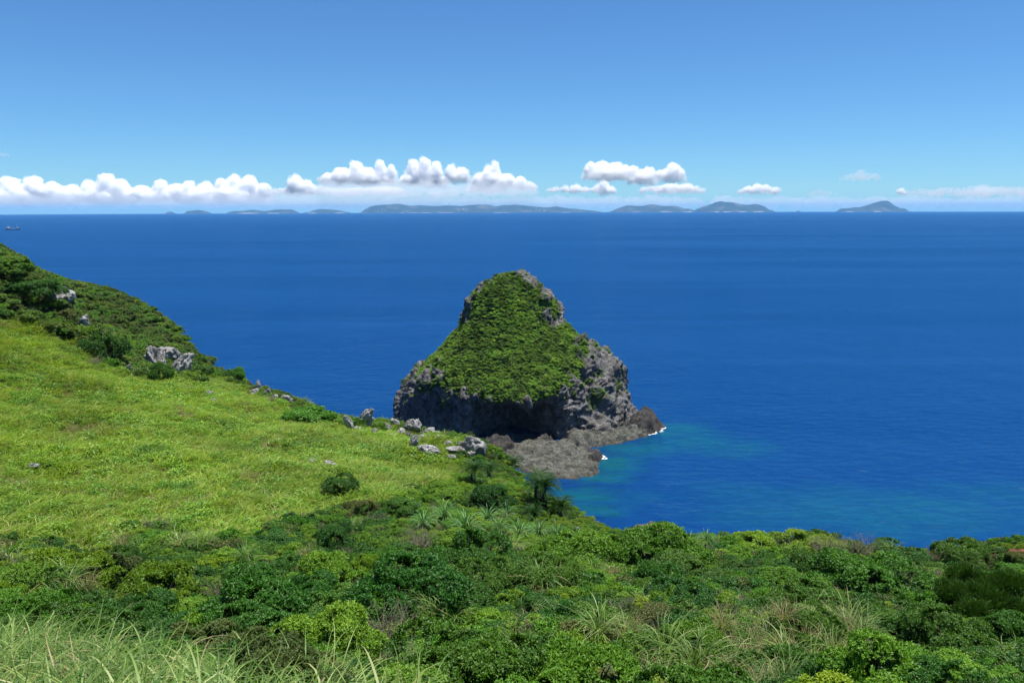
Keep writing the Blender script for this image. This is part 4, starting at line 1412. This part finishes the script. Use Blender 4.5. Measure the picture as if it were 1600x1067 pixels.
def shrub(kind, i, loc, w, h, label, group=None, name=None, cat='shrub', rz=None):
    fo, st = SH[kind][i % len(SH[kind])]
    e = empty(name or {'dark': 'dark_shrub', 'mid': 'green_shrub', 'lime': 'lime_shrub', 'olive': 'olive_shrub', 'pine': 'pine_shrub', 'big': 'leafy_shrub'}[kind], loc)
    e.rotation_euler.z = rz if rz is not None else (len(TAKEN) * 2.399) % (2 * math.pi)
    base_h = {'dark': 1.0, 'mid': .95, 'lime': .8, 'olive': .9, 'pine': 1.1, 'big': 1.0}[kind]
    e.scale = (w / 2.4, w / 2.4, h / base_h)
    link('foliage', fo, e)
    link('stem', st, e)
    tag(e, label, cat, group)
    TAKEN.append((loc[0], loc[1], w / 2))
    return e


SPECIAL = [  # kind, px, base py, width px, height px, label
    ('dark', 521, 845, 84, 52, 'round dark shrub standing alone on the lower edge of the meadow'),
    ('lime', 222, 915, 150, 48, 'wide lime-green shrub with bright young leaves below the meadow'),
    ('lime', 572, 872, 62, 30, 'small bright lime shrub just below the round dark shrub'),
    ('dark', 640, 945, 210, 105, 'large dark layered shrub with a black shaded hollow in the thicket'),
    ('dark', 400, 960, 230, 110, 'broad dark shrub behind the silvergrass corner'),
    ('dark', 1262, 965, 130, 85, 'dark shrub above the pale dry grass patch'),
    ('mid', 1090, 1000, 150, 95, 'rounded green shrub left of the pale dry grass patch'),
    ('dark', 1506, 872, 96, 46, 'dense dark rounded bush on the knoll by the red bank'),
    ('olive', 1592, 880, 80, 50, 'olive bush at the far end of the knoll above the red bank'),
    ('pine', 1535, 945, 190, 85, 'dark feathery pine shrub with deep shade under it'),
    ('lime', 1185, 842, 90, 14, 'bright yellow-green bush on top of the shrub ridge'),
    ('lime', 1268, 846, 110, 14, 'lime bush on the ridge crest beside the dry brown twigs'),
    ('dark', 625, 800, 80, 26, 'small dark bush in the meadow above the strap-leaved plants'),
    ('dark', 533, 765, 70, 26, 'spiky dark bush alone in the middle of the meadow'),
    ('olive', 562, 806, 70, 36, 'brownish sparse bush below the spiky dark one in the meadow'),
    ('mid', 690, 776, 80, 26, 'green bush on the meadow edge left of the short cycads'),
    ('dark', 772, 790, 84, 34, 'domed dark-green bush between the cycads and the strap leaves'),
    ('big', 480, 654, 80, 18, 'bright large-leaved bush on the skyline of the meadow ridge'),
    ('big', 520, 660, 56, 14, 'second large-leaved bush further down the ridge skyline'),
    ('mid', 556, 666, 32, 24, 'small upright bush left of the pointed ridge rock'),
    ('mid', 592, 672, 28, 16, 'small round bush between two ridge rocks'),
    ('mid', 255, 590, 48, 34, 'green bush growing in front of the big split boulder'),
    ('dark', 162, 560, 78, 46, 'dark bush clump where the meadow meets the hillside'),
    ('dark', 60, 465, 80, 30, 'dark bush beside the grey outcrop on the upper hillside'),
    ('mid', 15, 425, 80, 24, 'green bush on the upper hill crest at the photo edge'),
    ('mid', 370, 592, 36, 20, 'low bush beside the round-topped skyline boulder'),
    ('dark', 740, 880, 150, 70, 'dark green shrub just below the strap-leaved plants'),
    ('mid', 905, 880, 170, 70, 'spreading green shrub in the middle of the lower thicket'),
    ('mid', 510, 1000, 190, 120, 'leafy shrub with scattered yellow leaves right of the silvergrass'),
    ('dark', 720, 1050, 260, 140, 'big dark shrub at the bottom middle of the frame'),
    ('mid', 910, 1060, 230, 110, 'yellow-speckled green shrub at the bottom middle'),
    ('mid', 1400, 1050, 220, 110, 'low green shrub mound at the bottom right of the dry grass'),
    ('mid', 1350, 905, 200, 60, 'wide green shrub in the thicket left of the pine shrub'),
    ('mid', 1030, 880, 170, 75, 'green shrub on the slope left of the ridge crest'),
]
for i, (k, px, py, w, h, lab) in enumerate(SPECIAL):
    q = on_ground(px, py, .55 if py > 810 else .2)
    m = q[1] / FPX * 1.02
    shrub(k, i, (q[0], q[1], q[2] - .05), w * m, min(h * m * (.85 if py > 810 else 1.05) + (.5 if py > 810 else .15), w * m * (.52 if py > 700 else .6)), lab, 'singled-out shrubs')

# ------------------------------------------------------------------ cycads
def frond_mesh(name, seed, mat, ln=1.05):
    r = np.random.default_rng(seed)
    n = 26
    t = np.linspace(.10, 1, n)
    el = R(52) - R(95) * np.linspace(0, 1, 60) ** 1.2
    cx = np.concatenate([[0], np.cumsum(np.cos(el)) / 60 * ln])
    cz = np.concatenate([[0], np.cumsum(np.sin(el)) / 60 * ln])
    s = np.linspace(0, 1, 61)
    bx, bz = np.interp(t, s, cx), np.interp(t, s, cz)
    mb = MB()
    mb.tube(np.stack([cx[::10], cx[::10] * 0, cz[::10]], -1), np.linspace(.012, .004, 7), 4)
    e = np.interp(t, s[1:], el)
    for sg in (-1, 1):
        base = np.stack([bx, bx * 0, bz], -1)
        d = unit(np.stack([np.cos(e) * .55, np.full(n, .8 * sg), np.sin(e) * .55 + .28], -1))
        L_ = .20 * ln * np.sin(np.pi * np.clip(t * .86 + .1, 0, 1)) ** .6
        V, F = leaf_quads(base, d, np.array([[0, 0, 1.]]) + 0 * base, L_, np.full(n, .022), r, .1)
        mb.add(V, F)
    nv = mb.n
    return mb.mesh(name, mat, False, {'var': ('POINT', 'FLOAT', r.uniform(0, 1, nv).astype(np.float32))})


FRONDS = [frond_mesh('frond', 5 + i, m_cycad) for i in range(3)]
DEADF = frond_mesh('dead_frond', 9, m_cycad_dead, .8)


def cycad(px, py, th_, size, n, label, dead=6, lean=0.0, seed=1):
    r = np.random.default_rng(seed)
    th_ *= .78
    q = on_ground(px, py, .3)
    e = empty('cycad', (q[0], q[1], q[2] - .1))
    tag(e, label, 'cycad', 'cycads on the slope above the water')
    mb = MB()
    k = 14
    zz = np.linspace(0, th_ + .1, k)
    rad = .14 * size * (1 + .12 * (np.arange(k) % 2)) * np.interp(zz / (th_ + .1), [0, .15, .9, 1], [1.25, 1, 1.05, .6])
    xx = lean * (zz / max(th_, .3)) ** 2
    mb.tube(np.stack([xx, xx * 0, zz], -1), rad, 10)
    link('trunk', mb.mesh('cycad_trunk', m_trunk, False), e)
    for j in range(n + dead):
        a = j * 2.39996 + r.uniform(-.2, .2)
        dd = j >= n
        f = (j / n) if not dd else 1
        fo = link('frond', DEADF if dd else FRONDS[j % 3], e)
        fo.location = (lean, 0, th_ + .05 - (.12 if dd else .06 * f))
        pit = R(28) - f * R(62) if not dd else -R(105)
        fo.rotation_euler = (r.uniform(-.15, .15), -pit, a)
        s = size * r.uniform(.85, 1.1)
        fo.scale = (s, s, s)
    TAKEN.append((q[0], q[1], 1.0))
    return e


cycad(851, 795, 2.25, 1.37, 40, 'tallest cycad with a bare dark trunk against the water', 9, -.15, 1)
cycad(838, 778, 2.07, 1.17, 30, 'second cycad crown just behind the tallest one', 6, .1, 2)
cycad(873, 800, 0.81, 1.23, 32, 'short stocky cycad right of the tallest one', 2, .05, 3)
cycad(832, 806, 0.57, 1.04, 26, 'low cycad rosette in front of the tall trunk', 0, 0, 4)
cycad(738, 752, 1.47, 1.17, 30, 'cycad with brown dead fronds below the ridge boulders', 8, .1, 5)
cycad(764, 746, 1.23, 1.04, 26, 'cycad beside the one with dead fronds, nearer the water', 3, 0, 6)
cycad(803, 730, 0.87, 1.04, 24, 'small cycad on the slope edge before the dark cave', 0, 0, 7)
cycad(742, 786, 0.63, 0.91, 22, 'lowest small cycad left of the domed bush', 0, 0, 8)


# ------------------------------------------------------------------ strap-leaved plants
def strap_mesh(name, seed, ln=1.1, w=.055, el=70, curv=1.9):
    r = np.random.default_rng(seed)
    V, F, k = blades(np.zeros((1, 3)), np.zeros(1), np.array([R(el)]), np.array([curv]), np.array([ln]), np.array([w]), 10)
    V[1::2, 2] += .012
    V[0::2, 2] += .012
    return mesh_np(name, V, F, m_strap, True, {'var': ('POINT', 'FLOAT', np.full(len(V), r.uniform(0, 1), np.float32))})


STRAPS = [strap_mesh('strap_leaf', 3 + i, ln, .05, el, cv) for i, (ln, el, cv) in enumerate(((1.15, 82, 1.3), (1.2, 72, 1.9), (1.1, 58, 2.0), (1.0, 45, 1.7), (1.25, 78, 2.6)))]


def strap_plant(px, py, size, n, label, seed):
    r = np.random.default_rng(seed)
    q = on_ground(px, py, .3)
    e = empty('strap_leaved_plant', (q[0], q[1], q[2] + .16))
    tag(e, label, 'plant', 'long strap-leaved plants')
    for j in range(n):
        f = (j + .5) / n
        i = 0 if f < .2 else 1 if f < .45 else 2 if f < .7 else 3 if f < .85 else 4
        o = link('leaf', STRAPS[i], e)
        a = j * 2.39996
        o.location = (.05 * math.cos(a), .05 * math.sin(a), .25 * size * (1 - f))
        o.rotation_euler = (r.uniform(-.12, .12), r.uniform(-.15, .15), a)
        s = size * r.uniform(.8, 1.15)
        o.scale = (s, s, s)
    TAKEN.append((q[0], q[1], .9))


for i, (px, py, s, n, lab) in enumerate([
    (728, 832, 1.35, 46, 'biggest strap-leaved plant with drooping pale leaf ends'),
    (662, 822, 1.1, 34, 'strap-leaved plant at the left end of the clump row'),
    (694, 808, 1.1, 32, 'strap-leaved plant behind the biggest one, on the left'),
    (762, 812, 1.05, 32, 'strap-leaved plant just right of the biggest one'),
    (792, 806, .95, 28, 'strap-leaved plant below the domed dark bush'),
    (812, 838, 1.05, 32, 'strap-leaved plant in the middle of the row, lower side'),
    (842, 834, 1.0, 30, 'strap-leaved plant below the tallest cycad'),
    (872, 838, .95, 28, 'strap-leaved plant left of the small grey stone'),
    (892, 850, .9, 26, 'strap-leaved plant at the lower right end of the row'),
    (780, 828, .9, 26, 'small strap-leaved plant wedged into the row front'),
    (1078, 850, .95, 28, 'strap-leaved plant low on the shrub ridge by the reef rock'),
    (1104, 845, .95, 28, 'strap-leaved plant on the shrub ridge left of the lime bush'),
    (1132, 826, .9, 26, 'strap-leaved plant standing up against the sea on the ridge'),
]):
    strap_plant(px, py, s * (.92 if px < 1000 else .7), int(n * 1.5), lab, 60 + i)


r = np.random.default_rng(44)
cand, _r = jitter_grid(-34, 44, 6, 56, .8, 12)
cand = cand[_r.permutation(len(cand))]
px, py, _ = project(cand + np.array([0, 0, .5]))
ok = in_view(cand, 140, 300, 1230) & ~in_poly(px, py - 14, MEADOW) & ~in_poly(px, py, FGRASS) & ~in_poly(px, py, DRYGR) & (cand[:, 2] > 30)
cnt = 0
THICK = []
KN = {'dark': 'dark glossy small-leaved shrub', 'mid': 'mid-green leafy shrub', 'olive': 'olive-toned sparse shrub', 'lime': 'light lime-tinted shrub'}
for q, x, y in zip(cand[ok], px[ok], py[ok]):
    w = r.uniform(1.2, 3.0) * (.75 + .25 * min(1, q[1] / 25))
    br = in_poly(np.array([x]), np.array([y]), BRIGHT)[0]
    if br:
        w *= .55
    if any((q[0] - a) ** 2 + (q[1] - b_) ** 2 < ((.46 if q[1] < 26 else .66) * (w / 2 + c_)) ** 2 for a, b_, c_ in TAKEN):
        continue
    tone = float(fbm(np.array([q[0] * .16, q[1] * .16, 11.]), 3))
    u = r.uniform(0, 1) + .35 * tone
    k = 'dark' if u < .46 else 'mid' if u < .86 else 'olive' if u < .93 else 'lime'
    if br:
        k = 'mid' if u < .7 else 'lime'
    THICK.append((k, x, y, q[1], shrub(k, cnt, (q[0], q[1], q[2] - .08), w, w * r.uniform(.32, .56) * (.78 if q[1] > 30 else 1), 'leafy shrub in the thicket', KN[k] + 's in the thicket')))
    cnt += 1
    if cnt >= 255:
        break
MARKS = [(521, 830, 'round dark shrub at the meadow foot'), (222, 900, 'wide lime-green shrub'), (572, 865, 'small bright lime shrub'), (640, 920, 'large dark layered shrub'), (400, 930, 'broad dark shrub by the silvergrass'),
         (1262, 930, 'dark shrub above the dry grass'), (1090, 960, 'rounded shrub left of the dry grass'), (1506, 860, 'dark bush on the knoll'), (1535, 910, 'feathery pine shrub'), (1185, 825, 'yellow-green ridge bush'),
         (1285, 845, 'wide dry twig tangle'), (728, 815, 'biggest strap-leaved plant'), (850, 760, 'tallest cycad'), (738, 735, 'cycad with dead fronds'), (738, 690, 'largest fluted boulder'), (900, 822, 'small standing stone'),
         (510, 960, 'yellow-leaved shrub by the silvergrass'), (720, 1000, 'big dark shrub at the bottom'), (910, 1020, 'yellow-speckled bottom shrub'), (1400, 1010, 'low mound right of the dry grass'), (1350, 870, 'wide green shrub left of the pine'),
         (905, 850, 'spreading green thicket shrub'), (192, 855, 'brown-based dry tussock'), (1078, 840, 'strap-leaved plant by the reef rock'), (20, 890, 'tussock at the photo edge'), (1592, 860, 'olive bush above the red bank'), (1225, 985, 'straw tussock by the dry patch')]
ORD = ['nearest', 'second nearest', 'third nearest', 'fourth nearest', 'fifth nearest', 'sixth nearest', 'seventh nearest', 'eighth nearest', 'ninth nearest', 'tenth nearest', 'eleventh nearest', 'twelfth nearest']
SHORT = {'dark': 'dark thicket shrub', 'mid': 'mid-green thicket shrub', 'olive': 'olive thicket shrub', 'lime': 'lime-tinted thicket shrub'}
byk = {}
pairs = sorted((math.hypot(x - a, y - b_), i, n_) for i, (k, x, y, Y, e) in enumerate(THICK) for a, b_, n_ in MARKS)
done = set()
for dd, i, n_ in pairs:
    k, e = THICK[i][0], THICK[i][4]
    L_ = byk.setdefault((k, n_), [])
    if i in done or len(L_) >= 12:
        continue
    done.add(i)
    L_.append((dd, e))
    e['label'] = SHORT[k] + ', ' + ORD[len(L_) - 1] + ' to the ' + n_
print('shrubs', cnt, max(len(L_) for L_ in byk.values()), max(len(e['label'].split()) for L_ in byk.values() for _, e in L_))
tri = sum(sum(len(p_.vertices) - 2 for p_ in m_.polygons) for m_ in bpy.data.meshes)
print('unique tris', tri)


# ------------------------------------------------------------------ single grass tussocks and dry brush
def tussock(me, px, py, s, label, name='grass_tussock', cat='grass tussock', group='grass tussocks among the shrubs', rz=0.0, lift=.35):
    q = on_ground(px, py, .2)
    o = link(name, me)
    o.location = (q[0], q[1], q[2] + lift + (.18 if cat == 'grass tussock' else 0))
    o.rotation_euler.z = rz
    s = s * (.9 if cat == 'grass tussock' else .85)
    o.scale = (s, s, s)
    tag(o, label, cat, group)


for i, (px, py, s, dry, lab) in enumerate([
    (702, 985, 1.0, 0, 'bright arching grass tussock below the large dark layered shrub'),
    (676, 978, .8, 0, 'smaller grass tussock left of the bright arching one'),
    (848, 925, 1.05, 0, 'tall grass tussock in the middle of the thicket'),
    (822, 912, .8, 0, 'grass tussock just left of the tall middle one'),
    (880, 922, .75, 1, 'straw-coloured tussock right of the tall middle one'),
    (925, 905, .9, 0, 'upright grass tussock below the spreading green shrub'),
    (955, 910, .8, 1, 'thin dry tussock with bent stalks beside the upright one'),
    (935, 1005, .85, 0, 'grass tussock above the yellow-speckled shrub'),
    (978, 1010, .9, 1, 'dry tussock right of the yellow-speckled shrub'),
    (1042, 1035, .95, 0, 'grass tussock at the left border of the dry grass patch'),
    (1085, 1056, 1.0, 0, 'thick grass tussock at the bottom edge by the dry patch'),
    (192, 862, 1.1, 1, 'brown-based dry tussock on the lower meadow border'),
    (282, 862, .95, 0, 'reedy tussock on the lower meadow border'),
    (318, 858, .85, 0, 'reedy tussock right of the other one on the meadow border'),
    (62, 935, 1.1, 0, 'leafy tussock at the left edge above the silvergrass'),
    (105, 925, 1.0, 0, 'tussock beside the wide lime shrub on its left'),
    (135, 935, .9, 1, 'dry tussock in front of the wide lime shrub'),
    (385, 882, .8, 0, 'short grass tussock behind the broad dark shrub'),
    (480, 880, .8, 1, 'thin straw tussock left of the small lime shrub'),
    (800, 868, .9, 0, 'grass tussock below the strap-leaved row'),
    (1390, 870, .7, 0, 'grass tussock on the ridge slope right of the dry twigs'),
    (1512, 890, .8, 0, 'fresh green tussock in front of the dark rounded bush'),
    (1130, 1000, .8, 1, 'straw tussock at the upper corner of the dry grass patch'),
    (1225, 985, .8, 1, 'straw tussock below the dark shrub by the dry patch'),
    (20, 900, 1.0, 0, 'tussock at the photo edge below the meadow'),
]):
    tussock((REED_DRY if dry else REED)[i % (2 if dry else 4)], px, py, s, lab, rz=i * 1.7)
for i, (px, py, s, lab) in enumerate([
    (655, 862, 1.6, 'tangle of bare brown twigs below the strap-leaved plants'),
    (1290, 872, 1.4, 'wide tangle of dry brown twigs on the ridge crest'),
    (1345, 868, 1.3, 'dry twig tangle right of the wide one on the crest'),
    (612, 1005, 1.2, 'reddish-brown dead brush beside the silvergrass end'),
    (1460, 878, 1.1, 'grey leafless branches left of the dark rounded bush'),
    (150, 572, 1.3, 'brown leafless bush by the dark clump on the hillside'),
    (425, 628, 1.0, 'brown dry bush patch on the meadow ridge'),
    (1350, 838, .8, 'thin bare twigs sticking up against the sea on the ridge'),
]):
    tussock(TWIG[i % 2], px, py, s, lab, 'dry_brush', 'dry bush', 'leafless dry bushes', i * 2.1, .25)

# ------------------------------------------------------------------ limestone boulders
m_lime = rock_mat('pale grey karst limestone', (.09, .088, .088), (.50, .495, .49), (.26, .23, .19), .35, 1.1, .10)


def boulder(px, py, w, h, label, tilt=0.0, seed=0, depth=.7, spike=0.0, name='boulder', sink=.3, dip=0.0, flute=.30):
    """px, py: middle of its foot in the photograph; w, h in photograph pixels"""
    q = on_ground(px, py)
    m = q[1] / FPX
    W, H = w * m, h * m
    v, f = ico(5)
    v = v.copy()
    s = seed * 7.77
    rr_ = np.sign(v) * np.abs(v) ** .8                                  # blockier than a ball
    v = rr_ / np.maximum(np.linalg.norm(rr_, axis=1, keepdims=True), 1e-6) * (.75 + .25 * np.linalg.norm(rr_, axis=1, keepdims=True))
    for k in range(8):                                                  # broken faces
        rk_ = np.random.default_rng(seed * 10 + k)
        n_ = unit(rk_.normal(size=3))
        d_ = rk_.uniform(.42, .74)
        ex = np.maximum(v @ n_ - d_, 0)
        v = v - ex[:, None] * n_ * .85
    if spike:
        k = 1 - spike * np.clip((v[:, 2] + .4) / 1.4, 0, 1)
        v[:, :2] *= k[:, None]
    nr = unit(v)
    fl_ = ridged(v * np.array([1.5, 1.5, .7]) + s, 4, .55)
    v = v + nr * ((fl_ - .3) * flute + fbm(v * 1.3 + s, 2) * .18 + fbm(v * 6 + s, 2) * .035)[:, None]
    v = v * np.array([W * .5, W * .5 * depth, H * .5 * (1 + sink)])
    ca, sa = math.cos(tilt), math.sin(tilt)
    v = np.stack([v[:, 0] * ca - v[:, 2] * sa, v[:, 1], v[:, 0] * sa + v[:, 2] * ca], -1)
    ca, sa = math.cos(dip), math.sin(dip)
    v = np.stack([v[:, 0], v[:, 1] * ca - v[:, 2] * sa, v[:, 1] * sa + v[:, 2] * ca], -1)
    o = link(name, mesh_np(name, v, f, m_lime, False))
    o.location = (q[0], q[1], q[2] + H * .5 * (1 - sink) + .04)
    tag(o, label, 'boulder')
    return o


for i, (px, py, w, h, lab, tilt, dep, spk) in enumerate([
    (238, 562, 30, 32, 'hollowed grey boulder at the left of the big split outcrop', .1, .8, .1),
    (262, 552, 52, 22, 'broad slab capping the big split outcrop', .30, .8, 0),
    (284, 576, 34, 44, 'slanting grey slab sliding down the right side of the outcrop', -.55, .6, .1),
    (250, 563, 20, 24, 'middle block of the outcrop behind the green bush', .0, .8, .1),
    (200, 574, 11, 20, 'thin pointed stone left of the split outcrop', -.35, .6, .5),
    (350, 578, 20, 16, 'round-topped boulder on the skyline right of the outcrop', .1, .8, 0),
    (366, 582, 11, 10, 'small pale boulder touching the round-topped one', -.2, .8, 0),
    (404, 604, 10, 17, 'small knob-headed stone standing on the skyline', .0, .8, .2),
    (398, 609, 17, 9, 'low white stone under the knob-headed one', .2, .8, 0),
    (418, 611, 12, 12, 'curved grey stone right of the knob-headed one', -.5, .7, .1),
    (446, 618, 17, 8, 'flat pale stone lying on the ridge skyline', -.1, .8, 0),
    (326, 612, 13, 10, 'white stone in the meadow below the skyline boulders', -.2, .8, 0),
    (333, 622, 9, 6, 'tiny white stone just under the white meadow stone', .1, .8, 0),
    (546, 666, 14, 24, 'upright grey stone leaning over the meadow ridge', .35, .7, .25),
    (573, 662, 27, 30, 'pointed jagged rock on the ridge between two small bushes', -.35, .7, .35),
    (604, 667, 20, 15, 'low brownish rock on the ridge right of the jagged one', .2, .8, .1),
    (618, 660, 14, 18, 'grey rock at the ridge end touching the islet outline', .4, .7, .3),
    (648, 668, 32, 24, 'white fluted rock with a horn on the ridge below the islet', -.3, .7, .3),
    (672, 676, 28, 17, 'grey blocky rock right of the horned one', .1, .8, .1),
    (690, 672, 8, 12, 'little pointed stone before the dark cliff', .0, .8, .4),
    (698, 672, 7, 8, 'little round stone beside the pointed one', .0, .8, 0),
    (647, 692, 15, 20, 'white upright head of the S-shaped rock in the meadow', -.25, .8, .2),
    (672, 701, 38, 13, 'long curved white slab trailing from the upright head', -.28, .7, .1),
    (738, 701, 44, 34, 'largest fluted grey boulder on the meadow end by the cave', -.15, .8, .2),
    (711, 701, 32, 11, 'flat slab left of the largest fluted boulder', -.12, .7, 0),
    (735, 707, 18, 12, 'small grey block at the foot of the largest boulder', .0, .8, 0),
    (705, 711, 16, 8, 'flat pale stone in the grass below the slab', -.1, .8, 0),
    (722, 675, 18, 9, 'pale loaf-shaped stone behind the largest boulder', -.05, .8, 0),
    (100, 470, 36, 26, 'dark-streaked outcrop on the upper hillside', -.35, .7, .1),
    (80, 462, 24, 16, 'low grey rock uphill of the dark-streaked outcrop', -.2, .8, .1),
    (117, 479, 13, 8, 'small pale stone below the dark-streaked outcrop', -.1, .8, 0),
    (131, 510, 18, 26, 'split grey rock in the hillside bushes', -.35, .7, .2),
    (490, 719, 18, 8, 'small flat grey stone in the meadow, left one of two', -.3, .7, 0),
    (516, 724, 20, 12, 'small flat grey stone in the meadow, right one of two', -.25, .7, 0),
    (50, 724, 22, 7, 'half-buried grey stone in the lower left meadow', .0, .7, 0),
    (900, 830, 11, 17, 'small standing grey stone at the end of the strap-leaved row', -.3, .7, .2),
    (560, 668, 11, 10, 'tiny grey stone left of the pointed jagged rock', .1, .8, .1),
    (586, 671, 10, 9, 'tiny grey stone between the jagged rock and the low brownish one', .1, .8, .1),
    (628, 672, 13, 12, 'tiny grey stone below the rock touching the islet outline', .1, .8, .1),
    (660, 680, 11, 9, 'tiny grey stone in front of the horned rock', .1, .8, .1),
    (684, 680, 10, 7, 'tiny grey stone below the grey blocky rock', .1, .8, .1),
    (716, 690, 9, 7, 'tiny grey stone behind the flat slab of the meadow end', .1, .8, .1),
    (395, 612, 7, 6, 'tiny grey stone under the low white skyline stone', .1, .8, .1),
    (430, 616, 9, 7, 'tiny grey stone left of the flat skyline stone', .1, .8, .1),
    (455, 622, 7, 6, 'tiny grey stone right of the flat skyline stone', .1, .8, .1),
    (310, 584, 9, 7, 'tiny grey stone at the foot of the split outcrop', .1, .8, .1),
    (612, 676, 10, 7, 'tiny grey stone in the grass before the low brownish rock', .1, .8, .1),
    (640, 676, 9, 9, 'tiny grey stone beside the horned rock on its left', .1, .8, .1),
    (752, 706, 11, 10, 'tiny grey stone at the far end past the largest boulder', .1, .8, .1),
    (700, 690, 13, 9, 'tiny grey stone above the flat slab in the grass', .1, .8, .1),
    (932, 818, 9, 14, 'grey stone at the cliff edge above the reef', -.3, .8, .2),
]):
    boulder(px, py + (12 if 190 < px < 310 else 7), w * .84, h * .9, lab, tilt, i + 1, dep, spk)

# red earth bank at the right edge -------------------------------------------------------------
m_red = plain_mat('red-brown earth', (.19, .075, .04), .95, .4, 3.0, .05)
q0 = on_ground(1575, 893)
n = 20
xs = np.linspace(-1.1, 2.6, n)
zz = np.linspace(0, 1, 10)
X, Zf = np.meshgrid(xs, zz, indexing='ij')
wob = fbm(np.stack([X * 1.2, Zf * 2, X * 0], -1), 3)
Y = .9 * Zf + wob * .3
Z = -.3 + Zf * 1.05 * np.sin(np.pi * np.clip((X + 1.1) / 3.7, .05, .95)) ** .5 + wob * .12
bank = link('earth_bank', mesh_np('earth_bank', np.concatenate([np.stack([X, Y, Z], -1).reshape(-1, 3)]), grid_faces(n, 10), m_red, True))
bank.location = (q0[0], q0[1], q0[2])
tag(bank, 'small bare red earth bank under the knoll at the right edge', 'earth bank')

# ------------------------------------------------------------------ ship
m_hull = plain_mat('dark blue ship paint', (.04, .06, .10), .5, .1, .3)
m_white = plain_mat('white ship paint', (.28, .31, .36), .5, .06, .3)
sp = on_sea(20, 358.6)
rs = math.hypot(sp[0], sp[1])
sp = sp * (1 - 0.0)
ship = empty('fishing_ship', (sp[0], sp[1], sea_z(rs)))
tag(ship, 'small ship with two masts out on the sea at the left', 'ship')
sl = 19 * rs / FPX
mb = MB()
st_ = np.linspace(-.5, .5, 15)
sec = []
for s in st_:
    bw = .075 * (1 - max(0, (s - .15) / .35) ** 2) * (1 if s > -.45 else .8)
    dk = .055 + .05 * max(0, s) ** 1.5 * 2 + .012 * (s < -.3)
    sec.append([(s * sl, -bw * sl, dk * sl), (s * sl, -bw * sl * .75, -.01 * sl), (s * sl, bw * sl * .75, -.01 * sl), (s * sl, bw * sl, dk * sl)])
sec = np.array(sec)
idx = np.arange(15 * 4).reshape(15, 4)
mb.add(sec.reshape(-1, 3), np.concatenate([np.stack([idx[:-1], idx[1:], np.roll(idx, -1, 1)[1:], np.roll(idx, -1, 1)[:-1]], -1).reshape(-1, 4), idx[[0]], idx[[-1]]]))
link('hull', mb.mesh('hull', m_hull), ship)
mb = MB(); mb.box((-.33 * sl, 0, .10 * sl), (.22 * sl, .11 * sl, .10 * sl)); mb.box((-.31 * sl, 0, .17 * sl), (.14 * sl, .09 * sl, .045 * sl))
link('cabin', mb.mesh('cabin', m_white), ship)
mb = MB(); mb.box((.33 * sl, 0, .115 * sl), (.13 * sl, .08 * sl, .06 * sl)); mb.box((.30 * sl, 0, .155 * sl), (.05 * sl, .05 * sl, .03 * sl))
link('foredeck_house', mb.mesh('foredeck_house', m_white), ship)
for x, hgt in ((-.30, .34), (.30, .36)):
    mb = MB(); mb.tube([(x * sl, 0, .1 * sl), (x * sl, 0, hgt * sl)], [.012 * sl, .006 * sl], 6)
    mb.tube([(x * sl, 0, .24 * sl), ((x - .14 * np.sign(x)) * sl, 0, .17 * sl)], [.007 * sl, .005 * sl], 5)
    link('mast', mb.mesh('mast', m_white), ship)
mb = MB(); mb.box((0, -.074 * sl, .068 * sl), (.5 * sl, .004 * sl, .018 * sl))
link('rail', mb.mesh('rail', m_white), ship)
for k in range(2):
    mb = MB(); mb.box(((-.08 + .16 * k) * sl, 0, .075 * sl), (.10 * sl, .10 * sl, .03 * sl))
    link('hatch', mb.mesh('hatch', m_white), ship)
